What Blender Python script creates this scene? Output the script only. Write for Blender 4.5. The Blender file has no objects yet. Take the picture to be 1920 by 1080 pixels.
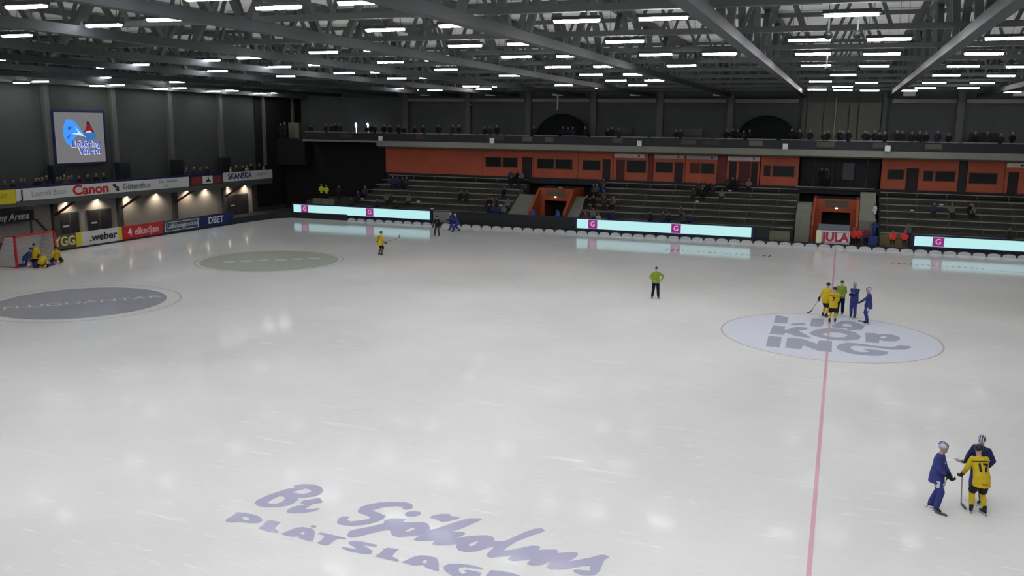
import bpy, bmesh, math, random
from mathutils import Vector, Matrix
from mathutils.bvhtree import BVHTree
random.seed(7)
SC = bpy.context.scene
COL = SC.collection
# ---------------------------------------------------------------- camera
cam_d = bpy.data.cameras.new('camera')
cam = bpy.data.objects.new('camera', cam_d); COL.objects.link(cam)
cam_d.sensor_width = 36.0
cam_d.lens = 1648.9/1920*36.0
cam_d.clip_end = 500
PITCH, YAW, ROLL = .1834, .3555, .0127
Fv = Vector((-math.sin(YAW)*math.cos(PITCH), math.cos(YAW)*math.cos(PITCH), -math.sin(PITCH)))
R0 = Vector((math.cos(YAW), math.sin(YAW), 0)); U0 = R0.cross(Fv)
Rv = R0*math.cos(ROLL)+U0*math.sin(ROLL); Uv = -R0*math.sin(ROLL)+U0*math.cos(ROLL)
cam.matrix_world = Matrix(((Rv.x, Uv.x, -Fv.x, .1015), (Rv.y, Uv.y, -Fv.y, -43.786), (Rv.z, Uv.z, -Fv.z, 9.742), (0, 0, 0, 1)))
SC.camera = cam
# ---------------------------------------------------------------- light and exposure
world = bpy.data.worlds.new('world'); SC.world = world; world.use_nodes = True
world.node_tree.nodes['Background'].inputs[0].default_value = (.5, .52, .56, 1)
world.node_tree.nodes['Background'].inputs[1].default_value = .0
SC.view_settings.view_transform = 'Standard'; SC.view_settings.look = 'None'
SC.view_settings.exposure = 0.0; SC.view_settings.gamma = 1.0
SC.view_settings.use_curve_mapping = False
SC.cycles.sample_clamp_indirect = 4.0
SC.cycles.max_bounces = 6
SC.cycles.use_denoising = True
LAMP_RADIANCE = 52.0
# ---------------------------------------------------------------- materials
def srgb(c):
    return tuple((x/255/12.92 if x/255 <= .04045 else ((x/255+.055)/1.055)**2.4) for x in c)
MATS = {}
def mat(name, col, rough=.6, spec=.3, emit=None, es=0, metal=0, noise=0, nscale=3.0):
    if name in MATS: return MATS[name]
    m = bpy.data.materials.new(name); m.use_nodes = True
    nt = m.node_tree; b = nt.nodes['Principled BSDF']
    c = srgb(col)
    b.inputs['Base Color'].default_value = (*c, 1); b.inputs['Roughness'].default_value = rough
    b.inputs['Specular IOR Level'].default_value = spec; b.inputs['Metallic'].default_value = metal
    if noise:
        tc = nt.nodes.new('ShaderNodeTexCoord'); n = nt.nodes.new('ShaderNodeTexNoise'); n.inputs['Scale'].default_value = nscale
        n.inputs['Detail'].default_value = 4
        r = nt.nodes.new('ShaderNodeMapRange'); r.inputs['From Min'].default_value = .3; r.inputs['From Max'].default_value = .7
        r.inputs['To Min'].default_value = 1-noise; r.inputs['To Max'].default_value = 1+noise
        mx = nt.nodes.new('ShaderNodeMix'); mx.data_type = 'RGBA'; mx.blend_type = 'MULTIPLY'; mx.inputs['Factor'].default_value = 1
        mx.inputs['A'].default_value = (*c, 1)
        nt.links.new(tc.outputs['Object'], n.inputs['Vector']); nt.links.new(n.outputs['Fac'], r.inputs['Value'])
        nt.links.new(r.outputs['Result'], mx.inputs['B']); nt.links.new(mx.outputs['Result'], b.inputs['Base Color'])
    if emit is not None:
        b.inputs['Emission Color'].default_value = (*srgb(emit), 1); b.inputs['Emission Strength'].default_value = es
    MATS[name] = m
    return m
def ice_mat(name, col, scratches=True, rough=.085):
    m = mat(name, col, rough, .5)
    nt = m.node_tree; b = nt.nodes['Principled BSDF']; b.inputs['IOR'].default_value = 1.31
    L = nt.links.new; N = nt.nodes.new
    tc = N('ShaderNodeTexCoord')
    c = (*srgb(col), 1)
    if scratches:
        prev = None
        rgb = N('ShaderNodeRGB'); rgb.outputs[0].default_value = c; prev = rgb.outputs[0]
        # broad wear
        n0 = N('ShaderNodeTexNoise'); n0.inputs['Scale'].default_value = .12; n0.inputs['Detail'].default_value = 5
        L(tc.outputs['Object'], n0.inputs['Vector'])
        r0 = N('ShaderNodeMapRange'); r0.inputs['From Min'].default_value = .35; r0.inputs['From Max'].default_value = .65
        r0.inputs['To Min'].default_value = .93; r0.inputs['To Max'].default_value = 1.05; L(n0.outputs['Fac'], r0.inputs['Value'])
        mx = N('ShaderNodeMix'); mx.data_type = 'RGBA'; mx.blend_type = 'MULTIPLY'; mx.inputs['Factor'].default_value = 1
        L(prev, mx.inputs['A']); L(r0.outputs['Result'], mx.inputs['B']); prev = mx.outputs['Result']
        for ang, sx, sy, lo in ((.35, .8, 9, .70), (-.9, .9, 10, .70), (1.9, .8, 9, .70), (2.7, .8, 9, .71), (1.1, .3, 3, .69)):
            mp = N('ShaderNodeMapping'); mp.inputs['Rotation'].default_value = (0, 0, ang); mp.inputs['Scale'].default_value = (sx, sy, 1)
            mp.inputs['Location'].default_value = (ang*13, ang*7, 0)
            L(tc.outputs['Object'], mp.inputs['Vector'])
            n = N('ShaderNodeTexNoise'); n.inputs['Scale'].default_value = 1.0; n.inputs['Detail'].default_value = 2; n.inputs['Distortion'].default_value = .3
            L(mp.outputs['Vector'], n.inputs['Vector'])
            r = N('ShaderNodeMapRange'); r.inputs['From Min'].default_value = lo-.03; r.inputs['From Max'].default_value = lo+.05
            r.inputs['To Min'].default_value = 0; r.inputs['To Max'].default_value = .7; L(n.outputs['Fac'], r.inputs['Value'])
            mx = N('ShaderNodeMix'); mx.data_type = 'RGBA'; mx.inputs['B'].default_value = (*srgb((250, 250, 250)), 1)
            L(r.outputs['Result'], mx.inputs['Factor']); L(prev, mx.inputs['A']); prev = mx.outputs['Result']
        L(prev, b.inputs['Base Color'])
    n1 = N('ShaderNodeTexNoise'); n1.inputs['Scale'].default_value = .9; n1.inputs['Detail'].default_value = 6
    L(tc.outputs['Object'], n1.inputs['Vector'])
    r1 = N('ShaderNodeMapRange'); r1.inputs['To Min'].default_value = rough*.6; r1.inputs['To Max'].default_value = rough*1.5
    L(n1.outputs['Fac'], r1.inputs['Value'])
    b.inputs['Specular IOR Level'].default_value = 0; b.inputs['Roughness'].default_value = .9
    # the wet film: reflection that grows steeply towards grazing view
    gl = N('ShaderNodeBsdfGlossy'); L(r1.outputs['Result'], gl.inputs['Roughness']); gl.inputs['Color'].default_value = (.97, .97, 1, 1)
    lw = N('ShaderNodeLayerWeight'); lw.inputs['Blend'].default_value = .5
    ml = N('ShaderNodeMapRange'); ml.interpolation_type = 'SMOOTHSTEP'
    ml.inputs['From Min'].default_value = .75; ml.inputs['From Max'].default_value = .93; ml.inputs['To Min'].default_value = .014; ml.inputs['To Max'].default_value = .45
    L(lw.outputs['Facing'], ml.inputs['Value'])
    ms = N('ShaderNodeMixShader'); L(ml.outputs[0], ms.inputs[0]); L(b.outputs[0], ms.inputs[1]); L(gl.outputs[0], ms.inputs[2])
    L(ms.outputs[0], nt.nodes['Material Output'].inputs['Surface'])
    return m
# ---------------------------------------------------------------- mesh helpers
def new_bm(): return bmesh.new()
def box(bm, x0, x1, y0, y1, z0, z1, mi=0):
    v = [bm.verts.new((x, y, z)) for x in (x0, x1) for y in (y0, y1) for z in (z0, z1)]
    for f in ((0, 1, 3, 2), (4, 6, 7, 5), (0, 4, 5, 1), (2, 3, 7, 6), (0, 2, 6, 4), (1, 5, 7, 3)):
        fc = bm.faces.new([v[i] for i in f]); fc.material_index = mi
def prism(bm, pts, axis, a, b, mi=0):
    """extrude a 2d outline along an axis ('x','y','z') from a to b"""
    def P(p, t):
        return {'x': (t, p[0], p[1]), 'y': (p[0], t, p[1]), 'z': (p[0], p[1], t)}[axis]
    A = [bm.verts.new(P(p, a)) for p in pts]; B = [bm.verts.new(P(p, b)) for p in pts]
    n = len(pts)
    fs = [bm.faces.new(A), bm.faces.new(B[::-1])]
    for i in range(n): fs.append(bm.faces.new((A[i], B[i], B[(i+1) % n], A[(i+1) % n])))
    for f in fs: f.material_index = mi
def bar(bm, p, q, w, h=None, mi=0):
    p, q = Vector(p), Vector(q); h = h or w
    d = (q-p).normalized(); up = Vector((0, 0, 1)) if abs(d.z) < .95 else Vector((0, 1, 0))
    s = d.cross(up).normalized(); u = s.cross(d).normalized()
    vs = []
    for c in (p, q):
        for a, b in ((-1, -1), (1, -1), (1, 1), (-1, 1)):
            vs.append(bm.verts.new(c+s*a*w/2+u*b*h/2))
    for f in ((0, 1, 2, 3), (7, 6, 5, 4), (0, 4, 5, 1), (1, 5, 6, 2), (2, 6, 7, 3), (3, 7, 4, 0)):
        bm.faces.new([vs[i] for i in f]).material_index = mi
def tube(bm, pts, rad, seg=8, mi=0, caps=True, flat=1.0):
    pts = [Vector(p) for p in pts]; rings = []
    prev_s = None
    for i, p in enumerate(pts):
        d = (pts[min(i+1, len(pts)-1)]-pts[max(i-1, 0)]).normalized()
        up = Vector((0, 0, 1)) if abs(d.z) < .9 else Vector((0, 1, 0))
        s = d.cross(up).normalized()
        if prev_s is not None and s.dot(prev_s) < 0: s = -s
        prev_s = s
        u = s.cross(d).normalized(); r = rad[i] if isinstance(rad, (list, tuple)) else rad
        rings.append([bm.verts.new(p+s*math.cos(t)*r+u*math.sin(t)*r*flat) for t in [2*math.pi*k/seg for k in range(seg)]])
    for a, b in zip(rings, rings[1:]):
        for k in range(seg): bm.faces.new((a[k], a[(k+1) % seg], b[(k+1) % seg], b[k])).material_index = mi
    if caps:
        bm.faces.new(rings[0][::-1]).material_index = mi; bm.faces.new(rings[-1]).material_index = mi
def ell(bm, c, r, rot=None, seg=14, rings=9, mi=0):
    M = Matrix.Translation(Vector(c)) @ (rot.to_4x4() if rot else Matrix()) @ Matrix.Diagonal((*r, 1))
    g = bmesh.ops.create_uvsphere(bm, u_segments=seg, v_segments=rings, radius=1, matrix=M)
    for v in g['verts']:
        for f in v.link_faces: f.material_index = mi
def link(name, me, parent=None, loc=None):
    o = bpy.data.objects.new(name, me); COL.objects.link(o)
    if parent is not None: o.parent = parent
    if loc is not None: o.location = loc
    return o
def mesh(bm, name, mats, smooth=False):
    bmesh.ops.recalc_face_normals(bm, faces=bm.faces[:])
    me = bpy.data.meshes.new(name); bm.to_mesh(me); bm.free()
    for m in (mats if isinstance(mats, (list, tuple)) else [mats]): me.materials.append(m)
    if smooth:
        for p in me.polygons: p.use_smooth = True
    return me
def obj(name, bm, mats, parent=None, smooth=False, loc=None):
    return link(name, mesh(bm, name, mats, smooth), parent, loc)
def tag(o, label=None, cat=None, group=None, kind=None):
    if label: o['label'] = label
    if cat: o['category'] = cat
    if group: o['group'] = group
    if kind: o['kind'] = kind
    return o
def thing(name, label, cat, loc=(0, 0, 0), rz=0, group=None):
    o = bpy.data.objects.new(name, None); COL.objects.link(o); o.empty_display_size = .2
    o.location = loc; o.rotation_euler = (0, 0, rz)
    return tag(o, label, cat, group)
def struct(name, bm, mats, label=None):
    o = obj(name, bm, mats); return tag(o, label, None, None, 'structure')
def copy_tree(o, parent=None):
    c = o.copy(); COL.objects.link(c)
    if parent is not None: c.parent = parent; c.matrix_parent_inverse = o.matrix_parent_inverse
    for ch in o.children: copy_tree(ch, c)
    return c
DG = bpy.context.evaluated_depsgraph_get
def bake(o, name):
    """apply an object's modifiers (or a curve's fill) and return the mesh; the source object is removed"""
    bpy.context.view_layer.update()
    me = bpy.data.meshes.new_from_object(o.evaluated_get(DG())); me.name = name
    d = o.data; bpy.data.objects.remove(o)
    (bpy.data.curves if isinstance(d, bpy.types.Curve) else bpy.data.meshes).remove(d)
    return me
def fuse(bm, name, voxel, it=4, mats=None):
    """one continuous skin around overlapping shapes"""
    me = bpy.data.meshes.new(name+'_src'); bm.to_mesh(me); bm.free()
    o = link(name+'_src', me)
    r = o.modifiers.new('r', 'REMESH'); r.mode = 'VOXEL'; r.voxel_size = voxel; r.use_smooth_shade = True
    s = o.modifiers.new('s', 'SMOOTH'); s.factor = .5; s.iterations = it
    me = bake(o, name)
    me.materials.clear()
    for m in (mats or []): me.materials.append(m)
    for p in me.polygons: p.use_smooth = True
    return me
def outline(name, loops, m, parent, z=.004, thick=0.0):
    """a flat filled marking from closed outlines (the first is the shape, the others are its holes)"""
    cu = bpy.data.curves.new(name, 'CURVE'); cu.dimensions = '2D'; cu.fill_mode = 'BOTH'
    for lp in loops:
        s = cu.splines.new('POLY'); s.points.add(len(lp)-1); s.use_cyclic_u = True
        for p, q in zip(s.points, lp): p.co = (q[0], q[1], 0, 1)
    me = bake(link(name+'_src', cu), name)
    for v in me.vertices: v.co.z = z
    me.materials.clear(); me.materials.append(m)
    return me
def text_mesh(s, size=1.0, bold=.0, shear=0.0, sx=1.0, extrude=0.0, align='CENTER'):
    cu = bpy.data.curves.new('lettering', 'FONT'); cu.body = s; cu.size = size; cu.offset = bold; cu.shear = shear
    cu.align_x = align; cu.align_y = 'CENTER'; cu.extrude = extrude
    me = bake(link('lettering_src', cu), 'lettering')
    for v in me.vertices: v.co.x *= sx
    me.materials.clear()
    return me
def lettering(s, m, M, size=1.0, parent=None, **k):
    me = text_mesh(s, size, **k); me.transform(M); me.materials.append(m)
    return link('lettering', me, parent)
def face_from(o, right, up):
    """matrix that stands flat lettering up: local x along right, local y along up, origin o"""
    r, u = Vector(right).normalized(), Vector(up).normalized(); n = r.cross(u)
    return Matrix(((r.x, u.x, n.x, o[0]), (r.y, u.y, n.y, o[1]), (r.z, u.z, n.z, o[2]), (0, 0, 0, 1)))
# ---------------------------------------------------------------- palette
M_ice = ice_mat('ice', (236, 236, 231))
M_mark = ice_mat('ice_paint_grey', (182, 180, 202), False)
M_town = ice_mat('ice_paint_bluegrey', (178, 182, 198), False)
M_disc = ice_mat('ice_paint_pale', (232, 235, 243), False)
M_spotgrey = ice_mat('ice_paint_spot_grey', (172, 172, 180), False)
M_spotgreen = ice_mat('ice_paint_spot_green', (194, 200, 184), False)
M_spotpale = ice_mat('ice_paint_spot_pale', (222, 226, 220), False)
M_red = ice_mat('ice_paint_red', (228, 180, 194), False)
M_ring = ice_mat('ice_paint_ring', (205, 190, 194), False)
M_smudge = ice_mat('ice_paint_dark', (118, 126, 118), False)
M_wall = mat('wall_dark', (70, 74, 69), .8, .2, noise=.08, nscale=.4)
M_wallfar = mat('wall_far', (84, 88, 84), .8, .2, noise=.1, nscale=.3)
M_wallblack = mat('wall_black', (30, 31, 32), .8, .2)
M_pill = mat('pillar_paint', (92, 94, 88), .6, .3)
M_deck = mat('roof_deck', (246, 247, 242), .7, .3, noise=.03, nscale=.5)
M_steel = mat('truss_steel', (84, 88, 84), .6, .3)
M_steel2 = mat('truss_chord', (52, 55, 57), .5, .3)
M_conc = mat('concrete', (128, 128, 116), .8, .2, noise=.08, nscale=1.2)
M_slab = mat('balcony_edge', (134, 134, 124), .7, .2, noise=.05, nscale=.8)
M_floor = mat('floor_concrete', (70, 71, 70), .8, .2)
M_step = mat('stand_step', (76, 76, 70), .8, .2, noise=.12, nscale=1.5)
M_bench = mat('bench_plank', (158, 150, 132), .7, .2, noise=.1, nscale=4)
M_black = mat('black_barrier', (38, 40, 44), .5, .3)
M_navy = mat('navy_frame', (28, 34, 78), .4, .4)
M_orange = mat('orange_panel', (178, 88, 62), .6, .3, noise=.06, nscale=.8)
M_orange2 = mat('orange_portal', (166, 78, 48), .6, .3, noise=.06, nscale=.8)
M_darkred = mat('dark_red', (110, 46, 48), .6, .3)
M_glass = mat('dark_glass', (34, 38, 36), .15, .5)
M_white = mat('white_paint', (225, 225, 222), .5, .3)
M_cream = mat('cream_sign', (225, 222, 205), .5, .3)
M_rail = mat('rail_metal', (178, 178, 172), .4, .5)
M_yellowsign = mat('yellow_sign', (215, 195, 40), .5, .3)
LAMPS = [(-12.4,-22.0),(-15.3,-21.7),(-20.7,-20.1),(-24.2,-19.2),(-30.7,-17.1),(-8.0,-16.5),(-5.3,-16.5),(-12.1,-16.2),(-0.0,-16.1),(-15.2,-15.6),(-8.1,-9.6),(-12.2,-9.5),(-15.0,-9.1),(-1.4,-8.7),(1.3,-8.4),(-19.7,-7.9),(-40.7,-7.8),(5.2,-7.8),(-22.9,-7.4),(-44.1,-6.8),(-28.7,-5.1),(-32.3,-3.9),(-14.9,-3.2),(-8.2,-3.2),(-12.2,-3.0),(-5.4,-3.0),(-1.5,-2.2),(-19.6,-1.9),(-39.2,-1.6),(1.3,-1.6),(5.3,-1.0),(-22.9,-0.9),(-43.4,0.2),(-28.0,0.3),(-31.6,1.6),(-55.3,4.3),(-15.2,4.3),(-12.4,4.3),(-8.3,4.3),(-19.4,4.5),(-8.4,4.5),(-38.5,4.6),(-1.6,5.4),(-22.6,5.5),(-41.8,5.6),(1.2,6.3),(5.4,7.1),(-27.9,7.2),(-30.9,7.7),(8.2,8.0),(-50.2,9.1),(-54.0,10.5),(-37.5,10.7),(-15.3,11.6),(-12.5,11.7),(-41.0,12.1),(-21.0,12.1),(-27.8,14.0),(-0.3,14.1),(-30.6,14.4),(5.4,15.2),(-66.1,15.6),(8.4,16.1),(-70.2,17.2),(-52.9,17.4),(-12.7,18.9),(-15.5,19.0),(-1.8,21.8),(-64.2,22.4),(-49.7,23.0),(1.2,23.6),(-68.0,23.8),(5.5,24.0),(8.5,24.6),(-21.6,26.1),(-15.6,26.5),(-30.3,27.4),(-27.7,27.6),(-62.7,29.0),(-0.4,30.3),(-66.5,30.7),(-19.6,31.2),(-39.6,31.4),(5.6,32.6),(8.6,32.7),(-31.4,32.9),(-2.4,34.7),(-61.0,35.0),(-37.4,35.1),(-40.2,35.7),(-0.4,36.5),(-65.0,37.1),(1.7,37.1),(4.6,37.2),(12.7,40.8),(-59.6,41.0),(-63.6,43.4)]
UB = [-59.2, -58.6, -55.2, -53.4, -52.7, -52.1, -51.5, -48.2, -47.6, -47.2, -46.1, -45.4, -44.5, -43.7, -42.4, -41.5, -39.8, -38.1, -37.4, -34.6, -33.9, -33.2, -29.2, -26.1, -25.6, -25.1, -23.9, -21.6, -21.2, -20.5, -15.0, -14.5, -10.3, -9.7, -9.2, -8.7, -8.2, -4.5, -3.8, -2.9, -1.7, -1.4, -0.4, -0.1, 0.3, 1.7, 1.9, 2.5, 2.9, 3.3, 4.3, 4.7, 5.5, 6.1, 6.6, 7.5, 8.4, 10.4, 11.3, 12.4, 13.2]
LB = [4.1, 4.8, 5.5, 5.8, 6.8, 7.1, 7.4, 7.8, 8.8, 9.1, 9.5, 9.9, 10.2, 10.9, 11.8, 12.7, 13.5, 23.5, 24.5, 25.4, 26.3, 29.9, 30.8, 31.8, 32.5, 33.2, 34.6, 35.6, 36.6]
LOWER = [(-51.3,1),(-50.7,1),(-49.2,1),(-48.6,2),(-47.5,1),(-47.8,2),(-46.8,1),(-47.4,0),(-48.3,0),(-44.0,0),(-44.3,4),(-43.8,4),(-43.2,4),(-42.7,4),(-43.5,1),(-43.0,1),(-41.9,0),(-40.9,1),(-35.6,2),(-35.0,2),(-32.2,1),(-31.9,1),(-31.4,1),(-30.2,1),(-29.5,1),(-31.8,0),(-31.3,0),(-30.7,0),(-30.2,0),(-29.5,0),(-29.6,6),(-27.8,3),(-28.3,5),(-27.9,6),(-26.8,5),(-26.4,6),(-24.3,3),(-24.0,4),(-23.8,5),(-23.2,4),(-23.1,5),(-22.4,4),(-22.1,4),(-22.5,2),(-21.9,2),(-20.8,2),(-20.0,2),(-19.9,2),(-22.0,0),(-21.3,0),(-20.9,0),(-19.8,0),(-19.4,0),(-16.0,0),(-14.8,0),(-14.3,0),(-13.4,1),(-12.9,0),(-12.4,0),(-12.8,4),(-12.5,5),(-12.0,4),(-11.6,5),(-11.1,5),(-10.2,4),(-10.0,6),(-9.5,6),(-9.1,6),(-8.0,6),(-1.7,6),(-1.3,6),(-1.1,6),(3.1,2),(3.0,0),(7.6,3),(8.9,3),(10.3,3),(10.5,3),(12.9,0),(5.5,0)]
SCRIPT_MARKS ={'script_B':[[(-13.55,-26.02),(-13.61,-25.83),(-13.51,-25.38),(-13.32,-24.96),(-13.16,-24.76),(-13.29,-24.66),(-13.06,-24.48),(-12.8,-24.41),(-12.54,-24.46),(-12.33,-24.67),(-12.29,-24.88),(-12.36,-25.08),(-12.54,-25.21),(-12.71,-25.29),(-12.62,-25.42),(-12.61,-25.6),(-12.65,-25.79),(-12.82,-25.97),(-13.12,-26.11),(-13.37,-26.12)],[(-13.26,-25.87),(-13.27,-25.62),(-13.21,-25.41),(-13.09,-25.39),(-12.98,-25.5),(-12.94,-25.66),(-13.0,-25.82),(-13.15,-25.88)],[(-13.04,-25.07),(-12.96,-24.89),(-12.86,-24.73),(-12.7,-24.74),(-12.6,-24.84),(-12.64,-24.96),(-12.71,-25.05),(-12.9,-25.07)]],'script_t':[[(-12.48,-26.15),(-12.54,-26.0),(-12.48,-25.8),(-12.32,-25.59),(-12.47,-25.56),(-12.48,-25.4),(-12.32,-25.25),(-12.18,-25.1),(-12.1,-25.14),(-12.08,-25.23),(-11.98,-25.24),(-11.96,-25.35),(-12.11,-25.47),(-12.14,-25.66),(-12.15,-25.8),(-11.98,-25.76),(-11.84,-25.63),(-11.79,-25.71),(-11.88,-25.87),(-12.03,-26.03),(-12.25,-26.14),(-12.4,-26.18)]],'P':[[(-13.58,-27.15),(-13.62,-27.01),(-13.6,-26.84),(-13.62,-26.63),(-13.46,-26.59),(-13.2,-26.58),(-12.98,-26.62),(-12.8,-26.71),(-12.72,-26.84),(-12.77,-26.95),(-12.94,-27.02),(-13.24,-27.04),(-13.33,-27.14),(-13.47,-27.17)],[(-13.3,-26.86),(-13.29,-26.77),(-13.13,-26.78),(-13.07,-26.89),(-13.16,-26.94)]],'L':[[(-12.58,-27.19),(-12.58,-26.98),(-12.63,-26.78),(-12.56,-26.7),(-12.26,-26.69),(-12.25,-26.83),(-12.19,-27.05),(-11.99,-27.15),(-12.0,-27.22),(-12.27,-27.24)]],'A':[[(-11.9,-27.23),(-11.83,-27.03),(-11.74,-26.8),(-11.63,-26.72),(-11.36,-26.71),(-11.23,-26.79),(-11.08,-27.03),(-10.97,-27.27),(-11.1,-27.29),(-11.34,-27.26),(-11.46,-27.16),(-11.53,-27.24),(-11.73,-27.26)],[(-11.49,-27.05),(-11.46,-26.93),(-11.39,-26.97),(-11.36,-27.06)]],'ring':[[(-11.48,-26.63),(-11.45,-26.53),(-11.3,-26.56),(-11.33,-26.67)]],'T':[[(-11.09,-26.86),(-11.05,-26.8),(-10.88,-26.8),(-10.6,-26.81),(-10.32,-26.84),(-10.3,-26.91),(-10.45,-26.91),(-10.52,-26.99),(-10.52,-27.14),(-10.53,-27.31),(-10.66,-27.34),(-10.84,-27.31),(-10.82,-27.14),(-10.85,-26.97),(-10.92,-26.91),(-11.05,-26.9)]],'S':[[(-10.17,-26.98),(-10.08,-26.88),(-9.84,-26.85),(-9.47,-26.86),(-9.46,-26.96),(-9.65,-26.98),(-9.78,-27.01),(-9.59,-27.08),(-9.43,-27.16),(-9.38,-27.28),(-9.47,-27.35),(-9.68,-27.37),(-9.94,-27.37),(-10.16,-27.32),(-10.16,-27.24),(-10.02,-27.24),(-9.82,-27.23),(-9.96,-27.14),(-10.1,-27.08)]],'L2':[[(-9.26,-27.37),(-9.22,-27.19),(-9.23,-26.97),(-9.18,-26.89),(-8.9,-26.86),(-8.91,-27.04),(-8.89,-27.23),(-8.65,-27.32),(-8.65,-27.4),(-8.91,-27.4)]],'script_S':[[(-10.99,-26.18),(-11.07,-25.98),(-11.02,-25.83),(-10.87,-25.79),(-10.83,-25.88),(-10.83,-25.98),(-10.69,-26.01),(-10.52,-25.89),(-10.36,-25.73),(-10.36,-25.63),(-10.59,-25.55),(-10.76,-25.52),(-10.85,-25.42),(-10.89,-25.19),(-10.79,-24.97),(-10.59,-24.77),(-10.29,-24.6),(-9.97,-24.49),(-9.77,-24.52),(-9.65,-24.65),(-9.62,-24.8),(-9.73,-24.9),(-9.86,-24.9),(-9.86,-24.77),(-10.06,-24.8),(-10.3,-24.94),(-10.47,-25.15),(-10.5,-25.27),(-10.29,-25.31),(-10.05,-25.4),(-10.01,-25.59),(-10.1,-25.82),(-10.27,-26.05),(-10.54,-26.22),(-10.78,-26.27),(-10.91,-26.26)]],'jdot':[[(-9.64,-25.17),(-9.65,-25.0),(-9.52,-24.88),(-9.33,-24.87),(-9.27,-25.0),(-9.35,-25.17),(-9.51,-25.25)]],'script_rest':[[(-10.39,-26.69),(-10.45,-26.5),(-10.37,-26.35),(-10.1,-26.08),(-9.89,-25.8),(-9.94,-25.66),(-9.83,-25.48),(-9.6,-25.39),(-9.47,-25.4),(-9.48,-25.57),(-9.25,-25.48),(-9.06,-25.39),(-9.03,-25.38),(-8.87,-25.4),(-8.73,-25.57),(-8.68,-25.69),(-8.57,-25.6),(-8.44,-25.36),(-8.24,-25.02),(-8.02,-24.73),(-7.74,-24.64),(-7.71,-24.72),(-7.81,-24.94),(-7.99,-25.34),(-8.14,-25.58),(-7.89,-25.49),(-7.79,-25.54),(-7.8,-25.65),(-7.9,-25.86),(-7.74,-25.7),(-7.5,-25.54),(-7.26,-25.43),(-7.09,-25.47),(-6.99,-25.64),(-6.83,-25.61),(-6.72,-25.47),(-6.65,-25.29),(-6.49,-24.95),(-6.31,-24.67),(-6.16,-24.58),(-6.05,-24.68),(-6.1,-24.79),(-6.3,-25.09),(-6.5,-25.47),(-6.59,-25.81),(-6.62,-26.0),(-6.47,-25.92),(-6.27,-25.71),(-6.09,-25.53),(-5.92,-25.49),(-5.87,-25.57),(-5.88,-25.68),(-5.72,-25.6),(-5.51,-25.51),(-5.43,-25.56),(-5.41,-25.66),(-5.21,-25.54),(-5.02,-25.46),(-4.95,-25.54),(-4.97,-25.72),(-5.06,-25.95),(-4.88,-25.79),(-4.67,-25.6),(-4.48,-25.37),(-4.36,-25.34),(-4.25,-25.4),(-4.32,-25.57),(-4.31,-25.83),(-4.29,-26.09),(-4.33,-26.29),(-4.45,-26.4),(-4.59,-26.44),(-4.75,-26.4),(-4.86,-26.32),(-4.8,-26.22),(-4.68,-26.22),(-4.51,-26.18),(-4.54,-25.98),(-4.67,-25.98),(-4.91,-26.21),(-5.13,-26.38),(-5.36,-26.44),(-5.46,-26.38),(-5.45,-26.1),(-5.56,-26.31),(-5.73,-26.42),(-5.91,-26.42),(-5.9,-26.17),(-6.06,-26.3),(-6.23,-26.4),(-6.37,-26.39),(-6.38,-26.29),(-6.33,-26.13),(-6.5,-26.25),(-6.67,-26.37),(-6.77,-26.45),(-6.89,-26.42),(-6.92,-26.28),(-6.9,-26.05),(-6.91,-25.9),(-7.02,-26.04),(-7.12,-26.19),(-7.25,-26.33),(-7.43,-26.42),(-7.61,-26.39),(-7.72,-26.26),(-7.76,-26.13),(-7.93,-26.23),(-8.15,-26.36),(-8.3,-26.35),(-8.3,-26.17),(-8.49,-26.24),(-8.67,-26.34),(-8.68,-26.33),(-8.8,-26.32),(-8.8,-26.14),(-8.72,-26.02),(-9.03,-26.21),(-9.19,-26.33),(-9.39,-26.29),(-9.52,-26.13),(-9.6,-26.07),(-9.74,-26.19),(-9.92,-26.41),(-10.08,-26.63),(-10.22,-26.76),(-10.32,-26.76)],[(-9.2,-25.96),(-9.16,-25.83),(-9.07,-25.72),(-9.04,-25.81),(-9.08,-25.93),(-9.14,-25.99)],[(-7.49,-26.06),(-7.45,-25.92),(-7.35,-25.8),(-7.34,-25.9),(-7.37,-26.05),(-7.43,-26.11)]],'odots':[[(-8.98,-25.05),(-8.93,-24.9),(-8.78,-24.77),(-8.59,-24.71),(-8.51,-24.8),(-8.29,-24.78),(-8.27,-24.85),(-8.37,-25.01),(-8.49,-25.12),(-8.61,-25.19),(-8.73,-25.12),(-8.92,-25.1)]],'A2':[[(-8.57,-27.39),(-8.49,-27.24),(-8.42,-27.05),(-8.31,-26.94),(-8.14,-26.89),(-7.92,-26.91),(-7.79,-27.07),(-7.61,-27.43),(-7.71,-27.45),(-7.92,-27.41),(-8.07,-27.32),(-8.15,-27.38),(-8.29,-27.43)],[(-8.15,-27.22),(-8.12,-27.09),(-8.04,-27.14),(-8.04,-27.24)]],'G':[[(-7.58,-27.28),(-7.6,-27.16),(-7.51,-27.04),(-7.28,-26.95),(-7.02,-26.92),(-6.75,-26.95),(-6.75,-27.02),(-6.92,-27.04),(-7.15,-27.06),(-7.25,-27.15),(-7.2,-27.28),(-7.07,-27.36),(-7.0,-27.28),(-7.11,-27.22),(-7.06,-27.16),(-6.83,-27.14),(-6.71,-27.17),(-6.68,-27.31),(-6.68,-27.51),(-7.02,-27.64),(-7.3,-27.5),(-7.48,-27.39)]],'E':[[(-6.56,-26.97),(-6.35,-26.93),(-6.09,-26.92),(-5.87,-26.96),(-5.8,-27.16),(-6.54,-27.45),(-6.57,-27.21)]]}
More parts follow.
